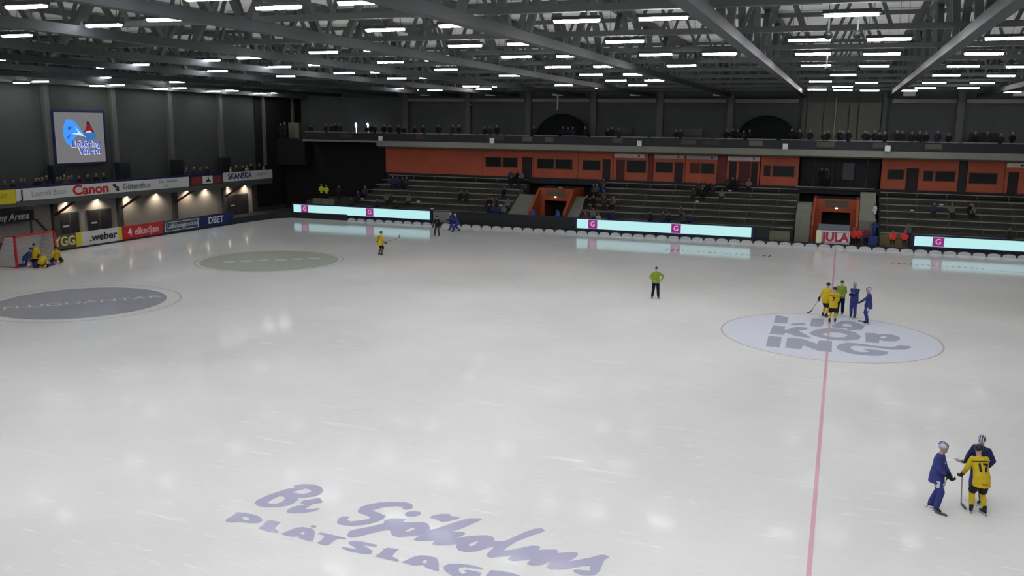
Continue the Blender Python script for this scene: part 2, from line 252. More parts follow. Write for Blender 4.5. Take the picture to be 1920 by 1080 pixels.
TOWN_MARKS = {'L':[[(-2.63,3.78),(-2.37,3.77),(-2.01,3.5),(-1.96,1.95),(-2.61,1.86)]],'Lfoot':[[(-1.81,1.71),(-1.72,2.06),(-1.42,2.28),(-1.1,2.43),(-1.09,1.93),(-1.55,1.69)]],'i':[[(-0.84,3.79),(-0.23,3.92),(-0.24,2.2),(-0.39,1.8),(-0.85,1.8)]],'D':[[(0.18,2.38),(0.51,3.4),(0.64,3.78),(0.95,3.92),(1.27,3.73),(1.47,3.45),(1.72,2.92),(1.61,2.09),(1.2,1.72),(0.95,1.61),(0.85,2.02),(0.44,1.84),(0.19,1.99)],[(0.67,2.99),(0.87,3.25),(1.16,3.01),(1.08,2.51),(0.7,2.41)]],'K':[[(-2.59,1.17),(-2.0,1.23),(-1.99,0.39),(-1.75,0.73),(-1.57,1.19),(-1.32,1.39),(-0.88,1.26),(-1.04,0.78),(-1.33,0.49),(-0.95,-0.27),(-0.68,-0.87),(-1.05,-0.85),(-1.42,-0.77),(-1.71,-0.42),(-1.9,-0.19),(-1.97,-0.77),(-2.61,-0.81)]],'O':[[(-0.82,0.28),(-0.54,1.09),(0.0,1.65),(0.76,1.72),(1.26,1.24),(1.52,0.44),(1.39,-0.26),(0.89,-0.77),(0.29,-0.91),(-0.32,-0.59),(-0.73,-0.17)],[(-0.22,0.29),(0.14,0.76),(0.56,0.88),(0.86,0.64),(0.91,0.3),(0.76,-0.06),(0.4,-0.28),(0.04,-0.2),(-0.17,0.01)]],'P':[[(1.72,1.32),(2.24,1.48),(2.25,1.18),(2.58,1.41),(2.92,1.47),(3.21,1.12),(3.26,0.61),(3.09,0.13),(2.8,-0.05),(2.52,-0.12),(2.31,0.02),(2.27,-0.68),(1.7,-0.7)],[(2.35,0.62),(2.51,0.97),(2.68,0.88),(2.59,0.53),(2.4,0.41)]],'i2':[[(-2.62,-1.23),(-2.01,-1.27),(-1.96,-3.38),(-2.57,-3.38)]],'N':[[(-1.75,-1.27),(-1.08,-1.22),(-0.41,-1.95),(-0.33,-1.24),(0.23,-1.11),(0.25,-3.32),(-0.32,-3.31),(-0.98,-2.52),(-1.06,-3.31),(-1.74,-3.29)]],'G':[[(0.43,-2.19),(0.57,-1.58),(0.9,-1.16),(1.3,-1.1),(1.69,-1.15),(2.11,-1.31),(2.57,-1.27),(2.87,-1.2),(3.12,-0.76),(3.6,-0.72),(3.63,-0.98),(3.35,-1.52),(2.77,-1.77),(2.32,-1.68),(1.87,-1.57),(1.55,-1.6),(1.27,-1.63),(1.06,-1.81),(1.03,-2.2),(1.17,-2.62),(1.44,-2.82),(1.8,-2.66),(1.74,-2.43),(1.58,-2.23),(1.86,-2.11),(2.27,-2.09),(2.62,-2.26),(2.56,-2.64),(2.28,-3.07),(1.94,-3.26),(1.52,-3.29),(1.05,-3.24),(0.67,-2.94),(0.46,-2.61)]]}
# ================================================================ THE SETTING
bm = new_bm(); box(bm, -60, 45, -50, 46.2, -.3, -.02)
struct('floor', bm, M_floor, 'dark concrete hall floor around the ice')
# ice sheet with rounded corners
ICE = [(-54.4, -33), (-54.4, 25.5), (-54.35, 29.2), (-54.1, 32.0), (-53.0, 33.3), (-51.2, 33.62), (-46.5, 33.62), (44, 33.62), (44, -33)]
bm = new_bm(); prism(bm, ICE, 'z', -.02, 0)
ice = struct('floor_ice', bm, M_ice, 'white bandy ice sheet with skate marks')
def mark(name, loops, m, z=.004, label=None):
    o = link(name, outline(name, loops, m, None, z), ice)
    if label: o['label'] = label
    return o
def circ(cx, cy, r, n=64): return [(cx+r*math.cos(2*math.pi*i/n), cy+r*math.sin(2*math.pi*i/n)) for i in range(n)]
mark('center_line', [[(.02, -32.6), (.13, -32.6), (.09, 33.3), (-.02, 33.3)]], M_red, .006)
mark('center_disc', [circ(.05, 0, 4.95)], M_disc, .002)
mark('center_circle', [circ(.05, 0, 5.03), circ(.05, 0, 4.95)], M_ring, .004)
for k, lp in TOWN_MARKS.items(): mark('town_lettering', lp, M_town, .008)
for k, lp in SCRIPT_MARKS.items():
    if k == 'script_t' or k.startswith('script') or k in ('jdot', 'odots'): mark('script_lettering', lp, M_mark, .005)
    else: mark('block_lettering', lp, M_mark, .005)
mark('block_lettering', [[(x+1.25, y-.12) for x, y in SCRIPT_MARKS['E'][0]]], M_mark, .005)
mark('free_stroke_spot', [circ(-38.05, -8.15, 4.35)], M_spotgrey, .004, 'large grey disc painted on the ice')
mark('free_stroke_circle', [circ(-38.0, -8.1, 5.05), circ(-38.0, -8.1, 4.97)], M_ring, .004)
mark('free_stroke_spot', [circ(-37.7, 8.4, 4.8)], M_spotgreen, .004, 'pale green disc painted on the ice')
mark('free_stroke_circle', [circ(-37.7, 8.4, 5.15), circ(-37.7, 8.4, 5.07)], M_ring, .004)
lettering('FLUGDANTAR', M_spotpale, Matrix.Translation((-37.85, -8.1, .008)) @ Matrix.Rotation(.86, 4, 'Z'), 1.05, ice, bold=.0, sx=1.15)
for i in range(6):
    t = (i-2.5)*1.25
    mark('spot_lettering', [[(-37.7+t*.72+a*.5*math.cos(q)*.9, 8.6+t*.62+.42*math.sin(q)) for a in (1,) for q in [j*math.pi/6 for j in range(12)]]], M_spotpale, .008)
for i in range(20):
    x = -12.8+i*.42; w = random.uniform(.08, .26); hh = random.uniform(.16, .32)
    if i in (0, 1, 14, 19): hh = .5
    y = 26.55-i*.012
    mark('border_lettering', [[(x, y-hh), (x+w, y-hh), (x+w+.08, y+hh), (x+.08, y+hh)]], M_smudge, .005)
for i in range(16):
    x = 4.0+i*.4; w = random.uniform(.08, .24); hh = random.uniform(.12, .26)
    mark('border_lettering', [[(x, 26.6-hh), (x+w, 26.6-hh), (x+w+.06, 26.6+hh), (x+.06, 26.6+hh)]], M_smudge, .005)
mark('corner_mark', [[(10.5, 25.9), (12.9, 25.5), (12.9, 25.75), (10.5, 26.02)]], M_red, .005)
# walls
bm = new_bm(); box(bm, -60.3, -60, -50, 46.2, -.1, 15.8); struct('wall_left', bm, M_wall, 'dark grey panelled end wall')
bm = new_bm(); box(bm, -60, 45, 46, 46.3, -.1, 15.8); struct('wall_far', bm, M_wallfar, 'dark wall behind the far balcony')
bm = new_bm(); box(bm, 45, 45.3, -50, 46.2, -.1, 15.8); struct('wall_right', bm, M_wall)
bm = new_bm(); box(bm, -60, 45, -50.3, -50, -.1, 15.8); struct('wall_near', bm, M_wallfar)
bm = new_bm(); box(bm, -60, 45, -50, 46.2, 15.6, 15.8)
for i in range(14): box(bm, -60, 45, -49+i*7.3, -48.9+i*7.3, 15.54, 15.6)
struct('ceiling', bm, M_deck, 'light ribbed roof deck')
# left wall: lower light part, seams, pillars
bm = new_bm(); box(bm, -59.98, -59.9, -2, 36.2, 0, 3.3); struct('trim_1', bm, mat('lower_wall', (176, 170, 160), .7, .2, noise=.05, nscale=.6), 'paler lower wall under the end balcony')
for i, (y, w) in enumerate(((3.1, .5), (10.2, .5), (17.15, .5), (24.1, .5), (31.35, .45), (38.6, .28), (44.1, .28))):
    bm = new_bm(); box(bm, -59.99, -59.62, y-w/2, y+w/2, 0 if y < 36 else 5, 13.2)
    tag(struct('wall_left_pillar', bm, M_pill), 'pale steel pillar on the end wall')
bm = new_bm(); box(bm, -59.6, -58.9, -50, 46, 12.45, 13.3); struct('trim_2', bm, M_steel, 'dark edge beam along the top of the end wall')
bm = new_bm(); box(bm, -59.97, -59.9, 37.2, 46, .5, 12.4); struct('trim_3', bm, M_wallblack, 'black cladding in the far corner')
# far wall: pillars, beam strips, lift panel
for i, x in enumerate((-46.0, -38.45, -31.5, -24.4, -17.5, -10.6, 9.6, 17.0)):
    bm = new_bm(); box(bm, x-.3, x+.3, 45.55, 45.98, 7.3, 13.2); tag(struct('wall_far_pillar', bm, mat('far_pillar', (96, 98, 92), .6, .3)), 'grey pillar on the far wall')
for i, x in enumerate((-3.75, 3.3)):
    bm = new_bm(); box(bm, x-.18, x+.18, 45.45, 45.98, 7.3, 13.2); tag(struct('wall_far_pillar', bm, M_steel), 'dark pillar on the far wall')
n = 4
for x0, x1 in ((-46, -38.5), (-38.4, -31.6), (-31.4, -24.5), (-24.3, -17.6), (-17.4, -10.7), (-10.5, -4), (3.6, 9.5), (9.7, 16.9)):
    bm = new_bm(); box(bm, x0+.3, x1-.3, 45.5, 45.95, 12.15, 12.5); struct('trim_%d' % n, bm, M_slab, 'pale horizontal beam high on the far wall'); n += 1
bm = new_bm()
for a, b in ((-3.5, -2.05), (-1.98, -.95), (-.88, .2), (.3, 1.0), (1.1, 3.0)): box(bm, a, b, 45.7, 45.96, 8.2, 12.2)
struct('trim_%d' % n, bm, mat('lift_wall', (104, 104, 94), .7, .2), 'paler panelled section of the far wall'); n += 1
# balcony slab and black backdrop
bm = new_bm()
prism(bm, [(40.0, 7.35), (40.0, 7.9), (46, 7.9), (46, 7.2), (40.6, 7.2)], 'x', -46.6, 44)
prism(bm, [(40.0, 7.7), (40.0, 7.9), (46, 7.9), (46, 7.7)], 'x', -55.8, -46.6)
struct('slab', bm, M_slab, 'grey concrete edge of the far balcony')
bm = new_bm(); box(bm, -60, -46.62, 42.6, 46, 0, 7.65); struct('wall_corner', bm, M_wallblack, 'black wall in the far corner under the balcony')
bm = new_bm(); box(bm, -59.9, -56.2, 41, 46, 5, 7.9); struct('wall_corner_landing', bm, M_wallblack)
# left balcony floor
bm = new_bm(); box(bm, -60, -57.0, -10, 35.9, 3.3, 3.62); struct('slab_end', bm, mat('end_slab', (84, 84, 80), .7, .2), 'floor slab of the end balcony')
# doors on left wall
dn = 1
for y0, y1 in ((10.75, 12.65), (13.55, 16.2), (35.9-4.1, 35.4)):
    bm = new_bm(); box(bm, -59.9, -59.8, y0, y1, 0, 2.15)
    d = struct('door_%d' % dn, bm, mat('door_frame', (92, 90, 92), .6, .3), 'dark double door in the end wall'); dn += 1
    for k in range(2):
        a = y0+.08+k*(y1-y0)/2; b2 = y0+(k+1)*(y1-y0)/2-.08
        bm = new_bm(); box(bm, -59.82, -59.77, a, b2, .12, 2.05); obj('pane', bm, mat('door_leaf', (62, 62, 64), .5, .3), d)
        if k == 0:
            bm = new_bm(); box(bm, -59.77, -59.75, (a+b2)/2-.3, (a+b2)/2+.3, .95, 1.1); obj('notice', bm, M_white, d)
# ================================================================ ROOF
ANCH = ['first', 'second', 'third', 'fourth', 'fifth', 'sixth', 'seventh', 'eighth', 'ninth', 'tenth', 'eleventh', 'twelfth', 'thirteenth', 'fourteenth', 'fifteenth', 'sixteenth']
bm = new_bm(); bar(bm, (-.43, 0, 0), (.43, 0, 2.25), .13); me_d1 = mesh(bm, 'web_member', M_steel)
bm = new_bm(); bar(bm, (.43, 0, 0), (-.43, 0, 2.25), .13); me_d2 = mesh(bm, 'web_member', M_steel)
XT_Y = [41.2, 34.0, 26.6, 19.3, 12.0, 4.7, -2.7, -10.1, -17.4, -24.7]
for i, y in enumerate(XT_Y):
    t = thing('purlin_truss', 'dark lattice truss running along the hall roof, %s from the far wall' % ANCH[i], 'roof truss', (0, y, 0))
    bm = new_bm(); box(bm, -59.5, 44.5, -.12, .12, 13.1, 13.3); obj('bottom_chord', bm, M_steel, t)
    bm = new_bm(); box(bm, -59.5, 44.5, -.12, .12, 15.3, 15.5); obj('top_chord', bm, M_steel, t)
    x = -58.4; k = 0
    while x < 20:
        o = link('web_member', me_d1 if k % 2 == 0 else me_d2, t, (x, 0, 13.1)); x += 1.6 if k % 2 else 1.3; k += 1
bm = new_bm(); bar(bm, (0, -.85, 0), (0, .85, 2.3), .26, .2); me_e1 = mesh(bm, 'web_member', M_steel)
bm = new_bm(); bar(bm, (0, .85, 0), (0, -.85, 2.3), .26, .2); me_e2 = mesh(bm, 'web_member', M_steel)
YT_X = [-54.2, -47.0, -39.6, -32.6, -25.4, -18.2, -10.8, -3.75, 3.6, 10.9, 18.2, 25.5, 32.8]
for i, x in enumerate(YT_X):
    t = thing('main_truss', 'heavy grey lattice truss spanning the ice, %s from the end wall' % ANCH[i], 'roof truss', (x, 0, 0))
    bm = new_bm(); box(bm, -.2, .2, -49.5, 45.3, 12.62, 12.96); obj('bottom_chord', bm, M_steel2, t)
    bm = new_bm(); box(bm, -.2, .2, -49.5, 45.3, 15.2, 15.5); obj('top_chord', bm, M_steel, t)
    y = 44.0; k = 0
    while y > -30:
        link('web_member', me_e1 if k % 2 else me_e2, t, (0, y, 12.95)); y -= 3.7 if k % 2 else 2.3; k += 1
# lamps
M_lamp = mat('lamp_tube', (240, 240, 250), .4, .3, (248, 248, 255), LAMP_RADIANCE)
bm = new_bm(); box(bm, -.78, .78, -.14, .14, .07, .18); me_h = mesh(bm, 'housing', M_steel2)
bm = new_bm()
prism(bm, [(-.1, .07), (-.085, .02), (-.03, -.01), (.03, -.01), (.085, .02), (.1, .07)], 'x', -.72, .72); me_l = mesh(bm, 'diffuser', M_lamp)
bm = new_bm()
for sx in (-.6, .6): bar(bm, (sx, 0, 0), (sx, 0, 1), .015)
me_w = mesh(bm, 'hanger', M_steel)
def row_of(y):
    return ['first', 'second', 'third', 'fourth', 'fifth', 'sixth', 'seventh', 'eighth'][min(7, max(0, int((42-y)//7.3)))]
pts = []
for x, y in LAMPS:
    f = 1.0
    if x < -58: f = min(f, 58/abs(x))
    if y+43.8 > 88: f = min(f, 88/(y+43.8))
    pts.append((.1+(x-.1)*f, -43.786+(y+43.786)*f, 9.742+3.16*f, f, True))
for y in (-23.8, -27.5, -31.5, -35, -38.5, -46):  # added unseen rows, denser than the lamp grid, to brighten the near ice
    for x in (-50, -43, -36, -29, -22.5, -16, -12, -8.1, -5, -1.3, 2, 5.3, 12, 19, 26, 33, 40):
        if 1: pts.append((x, y, 12.9, 1.0, False))
for y in (-16, -8.5, -1, 6.5, 14, 22, 29.5, 37):
    for x in (12, 19, 26, 33, 40):
        if x < 15 and y > 6: continue
        pts.append((x, y, 12.9, 1.0, False))
rows = {}
for p in pts: rows.setdefault(row_of(p[1]) if p[4] else 'x', []).append(p)
for rk, ps in rows.items():
    for j, (x, y, z, f, vis) in enumerate(sorted(ps)):
        if vis:
            t = thing('strip_lamp', 'lit strip lamp, %s from the end wall in the %s row from the far wall' % (('%d%s' % (j+1, {1: 'st', 2: 'nd', 3: 'rd'}.get((j+1) if (j+1) < 11 or (j+1) > 13 else 0, {1: 'st', 2: 'nd', 3: 'rd'}.get((j+1) % 10, 'th') if j+1 > 20 else 'th'))), rk), 'lamp', (x, y, z), 0, 'strip lamps under the roof trusses')
        else:
            t = thing('strip_lamp', 'lit strip lamp out of view, added to light the rink', 'lamp', (x, y, z), 0, 'unseen strip lamps added to light the rink')
        t.scale = (1, 1, 1)
        link('housing', me_h, t); link('diffuser', me_l, t); hg = link('hanger', me_w, t, (0, 0, .18)); hg.scale = (1, 1, 15.56-z-.18)
# small white boxes on the far trusses
for i, x in enumerate((-43.2, -35.5, -28.0, -19.9, -11.7, 5.2, 14.0)):
    bm = new_bm(); box(bm, x-.5, x+.5, 44.6, 45.1, 12.75, 13.15); box(bm, x-.03, x+.03, 44.8, 44.86, 13.15, 15.56)
    tag(obj('loudspeaker', bm, M_white), 'white loudspeaker box under the roof by the far wall, %s from the left' % ANCH[i], 'loudspeaker', 'white loudspeaker boxes by the far wall')
# a few roof fittings
for i, (x, y, z) in enumerate(((-.6, -15.4, 12.45), (.2, -15.4, 12.45), (-.9, -2.0, 12.3), (.4, -2.0, 12.3))):
    t = thing('roof_projector', '%s black camera unit hanging in the roof over the centre line' % ANCH[i], 'camera', (x, y, z))
    bm = new_bm(); ell(bm, (0, 0, 0), (.13, .2, .13)); obj('body', bm, M_black, t, True)
    bm = new_bm(); bar(bm, (0, 0, .1), (0, 0, .7), .05); obj('bracket', bm, M_steel, t)
# ================================================================ FAR SIDE: BARRIER, SCREENS, STANDS
def ledboard(x0, x1, z0, z1, logos, label):
    t = thing('led_board', label, 'advertising screen', (x0, 33.75, 0))
    w = x1-x0
    bm = new_bm(); box(bm, -.25, w+.25, 0, .14, z0-.14, z1+.12); obj('frame', bm, M_navy, t)
    bm = new_bm(); box(bm, 0, w, -.02, 0, z0, z1); obj('screen', bm, mat('led_screen', (20, 30, 30), .4, .2, (186, 236, 236), 1.0), t)
    for lx in logos:
        s = thing('logo', None, None); s.parent = t
        lo = obj('logo_tile', *(lambda b: (b, mat('logo_magenta', (20, 5, 15), .4, .2, (150, 48, 130), .8)))(tile(lx-x0, z0, z1))); lo.parent = t
        bpy.data.objects.remove(s)
        me = text_mesh('G', .62, bold=.01); me.transform(face_from((lx-x0, -.055, (z0+z1)/2), (1, 0, 0), (0, 0, 1))); me.materials.append(mat('logo_letter', (40, 30, 40), .4, .2, (235, 170, 225), .9))
        link('lettering', me, lo)
    return t
def tile(x, z0, z1):
    bm = new_bm(); box(bm, x-.42, x+.42, -.045, -.02, z0+.02, z1-.02); return bm
ledboard(-52.95, -37.35, .53, 1.36, (-51.6, -44.0), 'pale turquoise advertising screen by the rounded far corner of the rink')
ledboard(-22.4, -6.85, .5, 1.34, (-20.9, -13.3), 'pale turquoise advertising screen in the middle between the two tunnels')
ledboard(5.95, 21.5, .55, 1.33, (7.7, 15.3), 'pale turquoise advertising screen right of the red-vested people')
# barrier pieces
def slabbox(name, label, cat, x0, x1, y0, y1, z0, z1, m, group=None):
    bm = new_bm(); box(bm, x0, x1, y0, y1, z0, z1); return tag(obj(name, bm, m), label, cat, group)
slabbox('barrier', 'black barrier behind the screen by the far corner', 'barrier', -53.3, -37.2, 33.9, 34.0, 0, 1.45, M_black)
slabbox('barrier', 'grey gate panel beside the screen by the far corner', 'barrier', -37.05, -35.3, 33.9, 34.0, 0, 1.35, mat('gate_grey', (128, 130, 128), .6, .3))
slabbox('barrier', 'long black barrier between the two left screens, in front of the tunnel', 'barrier', -35.25, -22.75, 33.9, 34.0, 0, 1.45, M_black)
slabbox('barrier', 'black barrier behind the middle screen', 'barrier', -22.7, -5.4, 33.9, 34.0, 0, 1.45, M_black)
slabbox('barrier', 'olive grey panel left of the grey tunnel wall', 'barrier', -5.35, -3.7, 33.9, 34.0, 0, 1.15, mat('olive_panel', (110, 112, 92), .7, .2))
slabbox('barrier', 'olive brown bench front behind the two seated red vests', 'barrier', 3.4, 5.5, 34.85, 34.95, 0, 1.25, mat('olive_brown', (122, 112, 72), .7, .2))
slabbox('barrier', 'black barrier behind the screen on the right', 'barrier', 5.6, 22, 33.9, 34.0, 0, 1.45, M_black)
# scalloped low rink border: dark kerb with white rounded snow blocks in front
bm = new_bm(); box(bm, -46.2, 22, 33.64, 33.72, 0, .34); obj('kerb', bm, M_black); tag(bpy.data.objects['kerb'], 'dark kerb along the far edge of the ice', 'kerb')
bm = new_bm()
prism(bm, [(.46*math.cos(a), .1+.17*math.sin(a)) if 0 <= a <= math.pi else (0, 0) for a in [math.pi*i/12 for i in range(13)]]+[(-.46, 0), (.46, 0)], 'y', -.02, .02)
me_b = mesh(bm, 'rink_border_board', mat('border_white', (205, 205, 208), .5, .3))
xx = -46.0
while xx < 14.5:
    tag(link('rink_border_board', me_b, None, (xx, 33.6, 0)), 'low white round-topped border board at the far edge of the ice', 'border board', 'white border boards along the far edge of the ice'); xx += 1.05
# corner board
bm = new_bm()
for a, b in zip(ICE[1:6], ICE[2:7]): bar(bm, (a[0]-.05, a[1]+.05, .3), (b[0]-.05, b[1]+.05, .3), .06, .6)
tag(obj('corner_barrier', bm, M_black), 'dark curved barrier at the far corner of the ice', 'barrier')
# end boards with adverts
def zbox(y0, y1, z0, z1, x=-54.5, t=.06):
    bm = new_bm(); box(bm, x-t, x, y0, y1, z0, z1); return bm
def advert(y0, y1, m, label, texts, z0=.12, z1=1.2, band=None):
    t = thing('advert_board', label, 'advertising board', (0, 0, 0))
    obj('panel', zbox(y0, y1, z0, z1), m, t)
    obj('footing', zbox(y0, y1, 0, z0, -54.47, .06), M_black, t)
    if band:
        for a, b in ((y0, y0+.55), (y1-.35, y1)): obj('side_band', zbox(a, b, z0+.03, z1-.03, -54.485, .02), band, t)
    for s, yc, size, col, kw in texts:
        lettering(s, mat('letter_%d_%d_%d' % col, col, .5, .3), face_from((-54.47, yc, (z0+z1)/2), (0, 1, 0), (0, 0, 1)), size, t, **kw)
    return t
advert(-3.5, 2.6, mat('board_dark', (60, 60, 60), .6, .3), 'plain dark board behind the goal', [])
advert(2.7, 7.15, mat('board_brown', (92, 84, 48), .6, .3), 'olive brown advertising board reading BYGG beside the goal', [('BYGG', 5.9, .95, (210, 200, 150), dict(bold=.03, sx=1.0))])
advert(7.25, 11.85, mat('board_grey', (205, 205, 200), .6, .3), 'grey and yellow advertising board with black lettering weber', [('.weber', 9.9, .8, (30, 30, 30), dict(bold=.02, sx=1.25))], band=M_yellowsign)
advert(11.95, 16.5, mat('board_red', (190, 46, 46), .6, .3), 'red advertising board reading elkedjan', [('elkedjan', 14.6, .8, (235, 190, 185), dict(bold=.02, sx=1.05)), ('4', 12.7, .85, (240, 200, 225), dict(bold=.03))])
t = advert(16.6, 21.15, mat('board_slate', (70, 78, 96), .6, .3), 'slate advertising board with a pale framed text strip', [('Lidköpings', 18.2, .55, (205, 210, 215), dict(bold=.015)), ('bostäder', 20.1, .5, (190, 195, 205), dict(bold=.01))])
bm = new_bm(); 
for a in ((16.75, 21.0, .25, .3), (16.75, 21.0, .98, 1.03), (16.75, 16.82, .25, 1.03), (20.93, 21.0, .25, 1.03)): box(bm, -54.49, -54.475, *a)
obj('border_line', bm, M_white, t)
advert(21.25, 26.0, mat('board_navy', (32, 44, 96), .6, .3), 'navy advertising board reading DBET', [('DBET', 23.4, .85, (220, 225, 240), dict(bold=.02, sx=1.05))])
# end balcony fascia
def fbox(y0, y1, z0=3.72, z1=4.62, x=-56.9): 
    bm = new_bm(); box(bm, x-.08, x, y0, y1, z0, z1); return bm
def fascia(y0, y1, m, label, z0=3.72, z1=4.62):
    t = thing('fascia_board', label, 'advertising board')
    obj('panel', fbox(y0, y1, z0, z1), m, t); obj('underside', fbox(y0, y1, 3.3, z0, -56.92), M_steel, t)
    return t
def ftext(t, s, y, size, col, z=4.17, **k):
    lettering(s, mat('letter_%d_%d_%d' % col, col, .5, .3), face_from((-56.885, y, z), (0, 1, 0), (0, 0, 1)), size, t, **k)
M_fas = mat('fascia_white', (212, 212, 208), .5, .3)
t = fascia(-6, 4.3, M_yellowsign, 'yellow advertising board on the end balcony', 3.6, 4.62); ftext(t, 'STENBOLAGET', 2.2, .42, (150, 130, 30))
t = fascia(4.35, 22.9, M_fas, 'long white fascia board of the end balcony reading Canon and Götenehus')
ftext(t, 'J', 4.85, .95, (40, 44, 60), bold=.02); ftext(t, 'Lservall Block', 7.3, .62, (150, 152, 158), sx=.95)
ftext(t, 'Canon', 11.35, 1.05, (196, 32, 44), bold=.035, sx=1.32); ftext(t, 'Götenehus', 16.35, .72, (96, 100, 104), bold=.01, sx=1.0)
bm = new_bm(); prism(bm, [(13.55, 4.4), (13.95, 4.5), (13.95, 4.1)], 'x', -56.9, -56.88); prism(bm, [(13.95, 4.25), (14.3, 3.9), (14.3, 4.2), (14.1, 4.3)], 'x', -56.9, -56.88)
prism(bm, [(13.9, 4.2), (14.35, 3.85), (14.0, 3.9)], 'x', -56.9, -56.88); obj('emblem', bm, M_black, t)
ftext(t, 'Elon   Mitsubishi', 20.2, .36, (90, 92, 96), 4.35); ftext(t, 'Elmia', 19.9, .28, (90, 92, 96), 3.98)
t = fascia(23.0, 27.7, mat('fascia_dark', (60, 32, 36), .6, .3), 'dark red fascia board with a pale square sign in its middle')
bm = fbox(24.75, 26.2, 3.85, 4.58, -56.88); obj('sign_panel', bm, M_cream, t)
bm = new_bm(); prism(bm, [(25.2, 4.12), (25.45, 4.2), (25.5, 4.5), (25.6, 4.5), (25.65, 4.2), (25.9, 4.12), (25.9, 4.02), (25.2, 4.02)], 'x', -56.88, -56.87); obj('emblem', bm, M_black, t)
for a, b in ((23.2, 24.6), (26.4, 27.5)): obj('red_panel', fbox(a, b, 3.8, 4.55, -56.89), mat('fascia_red', (128, 58, 56), .6, .3), t)
t = fascia(27.8, 35.8, M_fas, 'white fascia board reading SKANSKA at the far end of the end balcony', 3.85, 4.75)
ftext(t, 'SKANSKA', 30.35, .82, (28, 32, 84), 4.32, bold=.02, sx=1.05); ftext(t, 'schenker', 33.9, .36, (180, 110, 110), 4.38, sx=1.2)
# rail along end balcony top
bm = new_bm(); box(bm, -56.98, -56.92, -6, 35.8, 4.62, 4.8); tag(obj('rail_cap', bm, M_navy), 'dark blue capping rail on top of the end balcony fascia', 'rail')
# braces, wall lights
for i, y in enumerate((3.1, 10.0, 17.1, 23.95, 31.2)):
    bm = new_bm(); bar(bm, (-59.5, y, 2.05), (-57.2, y, 3.35), .16); tag(obj('brace', bm, M_darkred), 'dark diagonal brace under the end balcony, %s counted from the goal' % ANCH[i], 'brace', 'braces under the end balcony')
for i, y in enumerate((11.4, 14.7, 18.1, 21.75, 25.9, 28.6, 32.0, 34.9)):
    t = thing('wall_light', 'small warm wall light under the end balcony, %s counted from the goal' % ANCH[i], 'wall light', (-59.72, y, 3.0), 0, 'wall lights under the end balcony')
    bm = new_bm(); box(bm, -.17, 0, -.15, .15, 0, .12); obj('housing', bm, M_steel, t)
    bm = new_bm(); ell(bm, (-.06, 0, -.03), (.07, .1, .04)); obj('bulb', bm, mat('warm_bulb', (255, 235, 200), .4, .3, (255, 226, 190), 12), t, True)
    ld = bpy.data.lights.new('wall_light_glow', 'SPOT'); ld.energy = 110; ld.color = (1, .84, .68); ld.spot_size = 2.3; ld.spot_blend = .8; ld.shadow_soft_size = .06
    lo = bpy.data.objects.new('glow', ld); COL.objects.link(lo); lo.parent = t; lo.location = (.4, 0, .05); lo.rotation_euler = (0, .3, 0)
# arena sign
t = thing('arena_sign', 'dark sign board with white script Arena on the end wall', 'sign')
bm = new_bm(); box(bm, -58.9, -58.8, 2.6, 7.4, 1.95, 2.8); obj('panel', bm, mat('sign_charcoal', (52, 56, 56), .6, .3), t)
lettering('ng Arena', mat('letter_white', (220, 220, 216), .5, .3), face_from((-58.78, 5.6, 2.36), (0, 1, 0), (0, 0, 1)), .72, t, shear=.2, bold=.012)
bm = new_bm()
for y in (2.9, 7.1): box(bm, -58.9, -58.8, y-.06, y+.06, 0, 1.95)
obj('leg', bm, M_steel, t)
bm = new_bm(); bar(bm, (-58.7, 7.5, 2.0), (-58.3, 8.9, .0), .3, .12); tag(obj('prop', bm, M_steel), 'dark slanted prop beside the arena sign', 'prop')
# video screen
t = thing('video_screen', 'large square video screen with a blue logo high on the end wall', 'screen', (-59.55, 0, 0))
bm = new_bm(); box(bm, -.06, .0, 10.45, 15.95, 6.0, 10.5); obj('frame', bm, M_navy, t)
bm = new_bm(); box(bm, 0, .03, 10.68, 15.72, 6.2, 10.3); obj('display', bm, mat('screen_grey', (30, 30, 30), .4, .2, (112, 112, 114), 1.0), t)
def sp(pts, col, x, es=1.0, nm='logo_shape'):
    c = mat('scr_%d_%d_%d' % col, (20, 20, 20), .4, .2, col, es)
    bm = new_bm(); prism(bm, [(10.68+a*5.04, 10.3-b*4.1) for a, b in pts], 'x', x, x+.004); obj(nm, bm, c, t)
sp([(.22, .14), (.32, .13), (.42, .2), (.5, .32), (.58, .46), (.46, .44), (.38, .5), (.34, .62), (.28, .66), (.2, .6), (.15, .45), (.16, .3), (.2, .2)], (70, 150, 245), .031)
sp([(.4, .28), (.48, .38), (.62, .5), (.56, .47), (.32, .42), (.46, .4)], (190, 235, 255), .036)
sp([(.25, .28), (.34, .28), (.3, .34), (.26, .35)], (40, 90, 200), .036)
sp([(.22, .5), (.3, .42), (.28, .48), (.24, .53)], (40, 90, 200), .036)
sp([(.5+.19+.14*math.cos(a), .47+.085*math.sin(a)) for a in [i*math.pi/10 for i in range(20)]], (50, 110, 180), .031)
sp([(.67, .16), (.72, .24), (.76, .34), (.8, .4), (.56, .4), (.61, .34), (.64, .25)], (120, 22, 34), .036)
sp([(.67, .15), (.71, .23), (.63, .23)], (28, 16, 20), .041)
sp([(.62, .38), (.66, .36), (.71, .36), (.74, .4), (.6, .4)], (225, 205, 210), .041)
for s, yy, zz in (('Lidköping', 13.75, 7.75), ('Vänern', 14.1, 7.15)):
    lettering(s, mat('scr_text', (20, 20, 20), .4, .2, (60, 70, 170), 1.0), face_from((.036, yy, zz), (0, 1, 0), (0, 0, 1)), .78, t, bold=.02)
    lettering(s, mat('scr_text2', (20, 20, 20), .4, .2, (205, 220, 250), 1.0), face_from((.034, yy-.06, zz-.05), (0, 1, 0), (0, 0, 1)), .78, t, bold=.03)
